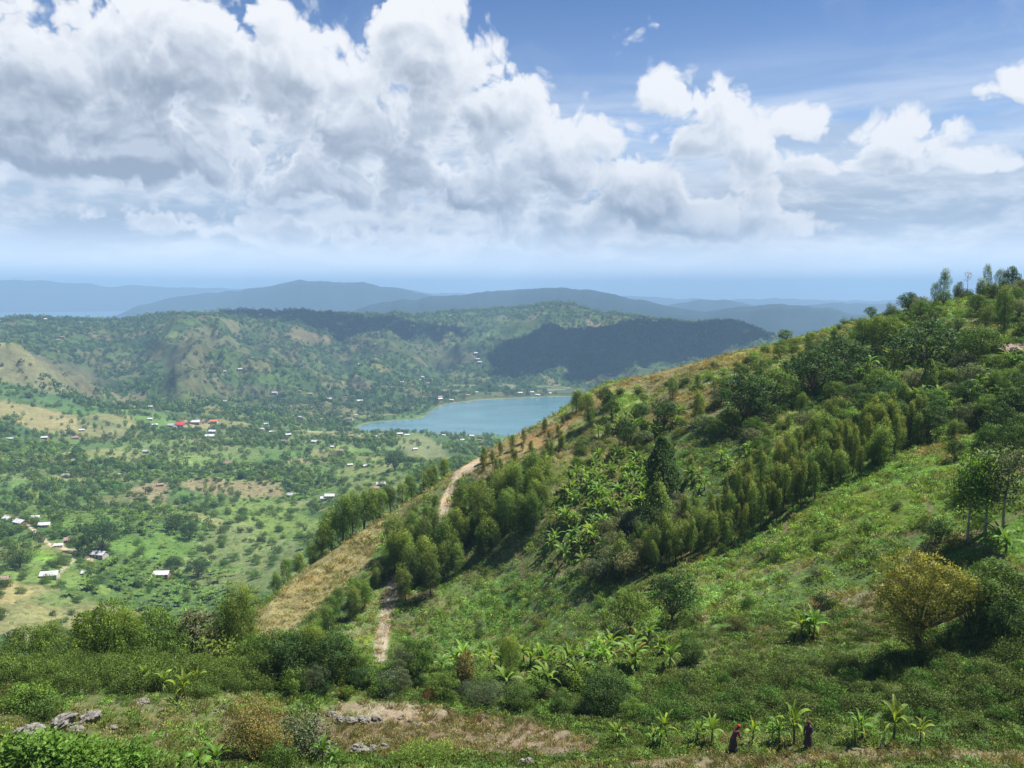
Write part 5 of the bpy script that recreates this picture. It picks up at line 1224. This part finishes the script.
# dead branches lying on the bare earth
tr = [tube(bent((-1.3+random.random(), random.uniform(-.3, .3), .06), (.4+random.random(), random.uniform(-.4, .4), .18), 5, .1), [.05, .045, .035, .025, .012], 5) for _ in range(5)]
V, F = join(tr); o = link('dead_branch', mesh_np('dead_branch', V, F, BARK), None, hit(506, 757, 40)); o.rotation_euler.z = -.3; tag(o, 'dead dark branches lying on the reddish bare earth', 'branch')
for (px_, py_, hp, lb) in [(345, 697, 16, 'reddish withered shrub behind the bare earth'), (429, 700, 16, 'rust-coloured withered shrub at the edge of the thicket'), (527, 730, 10, 'small brown dead shrub at the right end of the bare earth'), (480, 722, 16, 'thin brown dead stalks beside the bare earth')]:
    b, h_ = spx(px_, py_, hp); plant('deadshrub', b, h_*.8, lb, 'shrub', None, 'withered_shrub', 1., color=(1., 1., 1.), **SHB)

# ------------------------------------------------------------------ houses
def roof_mat(name, c, metal=.0, rough=.45):
    m, T, out = new_mat(name); co = T.node('ShaderNodeTexCoord').outputs['Object']
    w = T.node('ShaderNodeTexWave'); T.put(w.inputs['Vector'], co); w.inputs['Scale'].default_value = 4.5; n = T.noise(co, .8, 5, .65)
    col_ = T.mix(T.smooth(n, .4, .72), c, tuple(x*.62+.01 for x in c)); principled(T, out, col_, rough, .5, bump(T, w.outputs['Fac'], .5, .04), metal); return m
RM = {'white': roof_mat('pale_metal_roof', (.56, .56, .56)), 'grey': roof_mat('weathered_metal_roof', (.42, .42, .43)), 'red': roof_mat('red_roof', (.62, .05, .04)), 'rust': roof_mat('rusty_roof', (.27, .17, .12)), 'orange': roof_mat('orange_roof', (.60, .17, .07))}
def wall_mat(name, c):
    m, T, out = new_mat(name); co = T.node('ShaderNodeTexCoord').outputs['Object']; n = T.noise(co, 1.2, 5, .65)
    principled(T, out, T.mix(T.smooth(n, .35, .7), c, tuple(x*.7 for x in c)), .9, .15); return m
WM = {'clay': wall_mat('clay_wall', (.36, .20, .12)), 'cream': wall_mat('plastered_wall', (.55, .48, .38)), 'brick': wall_mat('brick_wall', (.33, .15, .09))}
DOOR = wall_mat('wooden_door', (.12, .07, .04)); PANE = wall_mat('dark_opening', (.03, .03, .035))
def box(bm, x0, x1, y0, y1, z0, z1):
    vs = [bm.verts.new(p) for p in [(x0, y0, z0), (x1, y0, z0), (x1, y1, z0), (x0, y1, z0), (x0, y0, z1), (x1, y0, z1), (x1, y1, z1), (x0, y1, z1)]]
    for f in [(3, 2, 1, 0), (4, 5, 6, 7), (0, 1, 5, 4), (1, 2, 6, 5), (2, 3, 7, 6), (3, 0, 4, 7)]: bm.faces.new([vs[i] for i in f])
def bmesh_mesh(name, fn, mat):
    bm = bmesh.new(); fn(bm); me = bpy.data.meshes.new(name); bm.to_mesh(me); bm.free(); me.materials.append(mat); return me
HM = {}
def house_meshes(L, Wd, rk, wk):
    key = (L, Wd, rk, wk)
    if key in HM: return HM[key]
    wh = 2.5; rh = wh+Wd*.26; a = L/2; b = Wd/2
    def walls(bm):
        box(bm, -a, a, -b, b, -1.5, wh)
        for s in (-a, a): 
            s2 = s*.998; v = [bm.verts.new(p) for p in [(s2, -b, wh+.002), (s2, b, wh+.002), (s2, 0, rh-.06)]]; bm.faces.new(v)
    def roof(bm):
        o = .5; t = .08
        for s in (-1, 1):
            y0, z0, y1, z1 = s*(b+o), wh-o*.26*1.7, 0, rh
            vs = [bm.verts.new(p) for p in [(-a-o, y0, z0), (a+o, y0, z0), (a+o, y1, z1), (-a-o, y1, z1), (-a-o, y0, z0+t), (a+o, y0, z0+t), (a+o, y1, z1+t), (-a-o, y1, z1+t)]]
            for f in [(3, 2, 1, 0), (4, 5, 6, 7), (0, 1, 5, 4), (1, 2, 6, 5), (2, 3, 7, 6), (3, 0, 4, 7)]: bm.faces.new([vs[i] for i in f])
    HM[key] = (bmesh_mesh('wall', walls, WM[wk]), bmesh_mesh('roof', roof, RM[rk]), bmesh_mesh('door', lambda bm: box(bm, -.45, .45, -b-.05, -b+.02, 0, 2.0), DOOR),
               bmesh_mesh('window', lambda bm: box(bm, -.4, .4, -b-.04, -b+.02, 1.0, 1.8), PANE))
    return HM[key]
def house(p, L, Wd, rk, wk, rot, label, group=None, s=1.):
    w, r, d, wn = house_meshes(L, Wd, rk, wk)
    e = bpy.data.objects.new('house', None); COL.objects.link(e); e.location = (p.x, p.y, p.z+.2); e.rotation_euler.z = rot; e.scale = (s, s, s); tag(e, label, 'house', group)
    link('wall', w, e); link('roof', r, e); link('door', d, e)
    for sx in (-.3, .3): link('window', wn, e, (sx*L, 0, 0))
for i, (px_, py_, rk, wd_, lb) in enumerate(HS):
    house(hit(px_, py_, 300), 9.0, 6.0, rk, random.choice(['clay', 'cream']), random.uniform(-.5, .5), lb, s=wd_/9.0*.92)
for i, (px_, py_) in enumerate(HV):
    p = hit(px_, py_, 300)
    if p.z < 1.5: p = hit(px_, py_+5, 300)
    house(p, 9.0, 6.0, random.choice(['white', 'white', 'grey', 'rust']), random.choice(['clay', 'cream']), random.uniform(-.7, .7), 'small metal-roofed house scattered in the valley between the village and the lake', 'scattered valley houses', s=random.uniform(.6, .95))
for i, (px_, py_) in enumerate(HF):
    p = hit(px_, py_, 1250)
    if p.z < 1.0: continue
    house(p, 9.0, 6.0, random.choice(['white', 'white', 'grey', 'rust']), random.choice(['clay', 'cream']), random.uniform(-.7, .7), 'tiny metal-roofed house on the far hills around and behind the lake', 'houses on the far hills', s=random.uniform(.7, 1.25))
# rusty roof at the right edge, high on the hill
p = hit(1014, 362, 90); house(p, 9.0, 6.0, 'rust', 'clay', .1, 'rusty metal-roofed house at the right edge high on the hill', s=.62)

# ------------------------------------------------------------------ people
def skin_figure(name, joints, edges, rad, mat, sub=2):
    me = bpy.data.meshes.new(name); me.from_pydata([j for j in joints], edges, []); o = bpy.data.objects.new(name, me)
    COL.objects.link(o); md = o.modifiers.new('skin', 'SKIN'); md.use_smooth_shade = True
    for i, r_ in enumerate(rad): me.skin_vertices[0].data[i].radius = (r_, r_)
    me.skin_vertices[0].data[0].use_root = True
    s = o.modifiers.new('sub', 'SUBSURF'); s.levels = sub; s.render_levels = sub
    dg = bpy.context.evaluated_depsgraph_get(); ev = o.evaluated_get(dg); me2 = bpy.data.meshes.new_from_object(ev); me2.name = name
    o.modifiers.clear(); o.data = me2; me2.materials.clear(); me2.materials.append(mat); return o
SKIN = wall_mat('skin', (.11, .06, .04)); DARKC = wall_mat('dark_cloth', (.08, .06, .07)); PURP = wall_mat('purple_cloth', (.09, .045, .11)); MAR = wall_mat('maroon_cloth', (.17, .05, .06)); REDC = wall_mat('red_cloth', (.38, .04, .05)); WOOD = wall_mat('hoe_handle', (.20, .12, .06)); IRON = wall_mat('iron', (.10, .10, .11))
def person(base, label, pose, shirt, skirt, head, rz):
    bend = pose['bend']; cb, sb = math.cos(bend), math.sin(bend)
    def T(x_, y_, z_):        # bend the upper body forward (+y) about the hips
        zz = z_-.92; return (x_, y_*cb+zz*sb, .92+zz*cb-y_*sb)
    hip = (0, 0, .92)
    J = [hip, T(0, 0, 1.12), T(0, 0, 1.32), T(0, .01, 1.43), T(0, .02, 1.52), T(0, .03, 1.61), T(0, .03, 1.68)]
    E = [(0, 1), (1, 2), (2, 3), (3, 4), (4, 5), (5, 6)]; Rr = [.13, .115, .13, .06, .055, .092, .07]
    hands = []
    for s in (-1, 1):
        b0 = len(J); sh = T(s*.17, 0, 1.38); el_ = T(s*.22, .14+pose['reach'][0], 1.12); wr = T(s*(.12 if pose['tool'] else .2), .36+pose['reach'][1], 1.02+pose['reach'][2]); ha = (wr[0], wr[1]+.07, wr[2]-.03)
        J += [sh, el_, wr, ha]; E += [(2, b0), (b0, b0+1), (b0+1, b0+2), (b0+2, b0+3)]; Rr += [.055, .042, .03, .032]; hands.append((b0+3, wr, ha, s))
        # five fingers
        for q in range(4):
            k = len(J); bx = ha[0]+(q-1.5)*.018; J += [(bx, ha[1]+.045, ha[2]-.012), (bx, ha[1]+.06-.004*q, ha[2]-.045)]; E += [(b0+3, k), (k, k+1)]; Rr += [.010, .008]
        k = len(J); J += [(ha[0]-s*.035, ha[1]+.0, ha[2]-.02)]; E += [(b0+2, k)]; Rr += [.011]
    for s in (-1, 1):
        b0 = len(J); J += [(s*.1, 0, .86), (s*.11, pose['knee']*s+.03, .48), (s*.11, pose['knee']*s*1.2-.02, .09), (s*.12, pose['knee']*s*1.2+.12, .035)]
        E += [(0, b0), (b0, b0+1), (b0+1, b0+2), (b0+2, b0+3)]; Rr += [.095, .062, .042, .04]
    e = skin_figure('person', J, E, Rr, SKIN); e.location = base; e.rotation_euler.z = rz; tag(e, label, 'person')
    def ring(name, secs, mat):
        V = []; F = []; n = 18
        for (c, rx_, ry_) in secs:
            for q in range(n): a = 2*math.pi*q/n; k = 1+.05*math.sin(5*a+c[2]*9); V.append((c[0]+math.cos(a)*rx_*k, c[1]+math.sin(a)*ry_*k, c[2]))
        for i in range(len(secs)-1):
            for q in range(n): F.append((i*n+q, i*n+(q+1) % n, (i+1)*n+(q+1) % n, (i+1)*n+q))
        o = link(name, mesh_np(name, V, F, mat, smooth=True), e); return o
    ring('skirt', [((0, .0, .22), .27, .25), ((0, .0, .5), .24, .22), ((0, 0, .75), .21, .19), ((0, 0, .95), .165, .145), (T(0, 0, 1.02), .15, .13)], skirt)
    ring('shirt', [(T(0, 0, 1.0), .16, .14), (T(0, 0, 1.15), .15, .13), (T(0, 0, 1.28), .175, .14), (T(0, 0, 1.39), .20, .125), (T(0, .0, 1.45), .10, .09), (T(0, .01, 1.47), .075, .07)], shirt)
    for s in (-1, 1):
        sh = T(s*.16, 0, 1.38); el_ = T(s*.22, .12+pose['reach'][0], 1.14); V, F = tube([sh, tuple((a+b)/2 for a, b in zip(sh, el_)), el_], [.085, .072, .062], 12); link('sleeve', mesh_np('sleeve', V, F, shirt, smooth=True), e)
    # headscarf: cap over the skull with a knot behind
    bm = bmesh.new(); bmesh.ops.create_uvsphere(bm, u_segments=20, v_segments=12, radius=.118); bmesh.ops.delete(bm, geom=[v for v in bm.verts if v.co.z < -.03 and v.co.y > -.03], context='VERTS')
    for v in bm.verts: v.co.z *= 1.05
    me = bpy.data.meshes.new('headscarf'); bm.to_mesh(me); bm.free(); me.materials.append(head); hs = link('headscarf', me, e, T(0, .02, 1.66)); hs.rotation_euler.x = -bend
    # face: eyes, nose, ears
    for s in (-1, 1):
        for nm, pos, r_, m_ in (('eye', T(s*.034, .112, 1.635), .012, PANE), ('ear', T(s*.096, .02, 1.62), .022, SKIN)):
            bm = bmesh.new(); bmesh.ops.create_uvsphere(bm, u_segments=8, v_segments=6, radius=r_); me = bpy.data.meshes.new(nm); bm.to_mesh(me); bm.free(); me.materials.append(m_); link(nm, me, e, pos)
    return e, hands
b1 = hit(733, 752, 45); b2 = hit(808, 748, 45)
e1, hd = person(b1, 'person in maroon top and red headscarf bending with a hoe', dict(bend=.45, reach=(.08, .12, -.05), knee=.10, tool=True), MAR, DARKC, REDC, -1.2)
e2, _ = person(b2, 'person in dark purple clothes standing among the banana plants', dict(bend=.12, reach=(0, -.1, 0), knee=.04, tool=False), PURP, DARKC, wall_mat('brown_cloth', (.14, .05, .04)), 2.6)
# the hoe: handle and blade
wr = Vector(hd[0][2])*.5+Vector(hd[1][2])*.5; top = wr+Vector((0, -.25, .22)); tip = wr+Vector((0, .62, -.52))
eh = bpy.data.objects.new('hoe', None); COL.objects.link(eh); eh.location = b1; eh.rotation_euler.z = -1.2; tag(eh, 'long wooden-handled hoe in the bending person\'s hands', 'hoe')
V, F = tube([top, wr+Vector((0, .02, -.03)), tip], [.017, .018, .016], 8); link('handle', mesh_np('handle', V, F, WOOD, smooth=True), eh)
link('blade', bmesh_mesh('blade', lambda bm: box(bm, -.09, .09, -.012, .012, -.2, .02), IRON), eh, tip)

# ------------------------------------------------------------------ clouds outside the picture whose shade lies on the far hills
def cloud(cx, cy, cz, sx, sy, sz, label):
    V = []; F = []; bm = bmesh.new()
    for i in range(70):
        a = i*2.4; r = math.sqrt((i+.5)/70)*1.15; m = Matrix.Translation((cx+math.cos(a)*r*sx*.5, cy+math.sin(a)*r*sy*.5, cz+random.uniform(0, .5)*sz*(1-r)))
        bmesh.ops.create_icosphere(bm, subdivisions=3, radius=min(sx, sy)*.5*random.uniform(.18, .32)*(1-.5*max(0, r-.55)), matrix=m @ Matrix.Diagonal((1, 1, .55, 1)))
    me = bpy.data.meshes.new('cloud'); bm.to_mesh(me); bm.free()
    P = np.array([v.co[:] for v in me.vertices]); Nn = unit(P-np.array([cx, cy, cz])); P = P+Nn*(fbm(P[:, 0]+P[:, 2], P[:, 1], 160, 5, 60)*45)[:, None]
    me.vertices.foreach_set('co', P.astype(np.float32).ravel()); me.polygons.foreach_set('use_smooth', np.ones(len(me.polygons), bool)); me.update()
    me.materials.append(CLM); tag(link('cloud', me), kind='structure')
CLM, T_, o_ = new_mat('cloud_white'); d_ = T_.node('ShaderNodeBsdfDiffuse'); d_.inputs['Color'].default_value = (.9, .9, .92, 1); T_.l.new(d_.outputs[0], o_.inputs[0])
def shade(px_, py_, alt, sx, sy):
    g = hit(px_, py_, 1400); k = (alt-g.z)/SUN_DIR.z; c = g+SUN_DIR*k; cloud(c.x, c.y, c.z, sx, sy, 140, '')
shade(650, 340, 1500, 800, 520)
shade(340, 326, 1600, 700, 330)
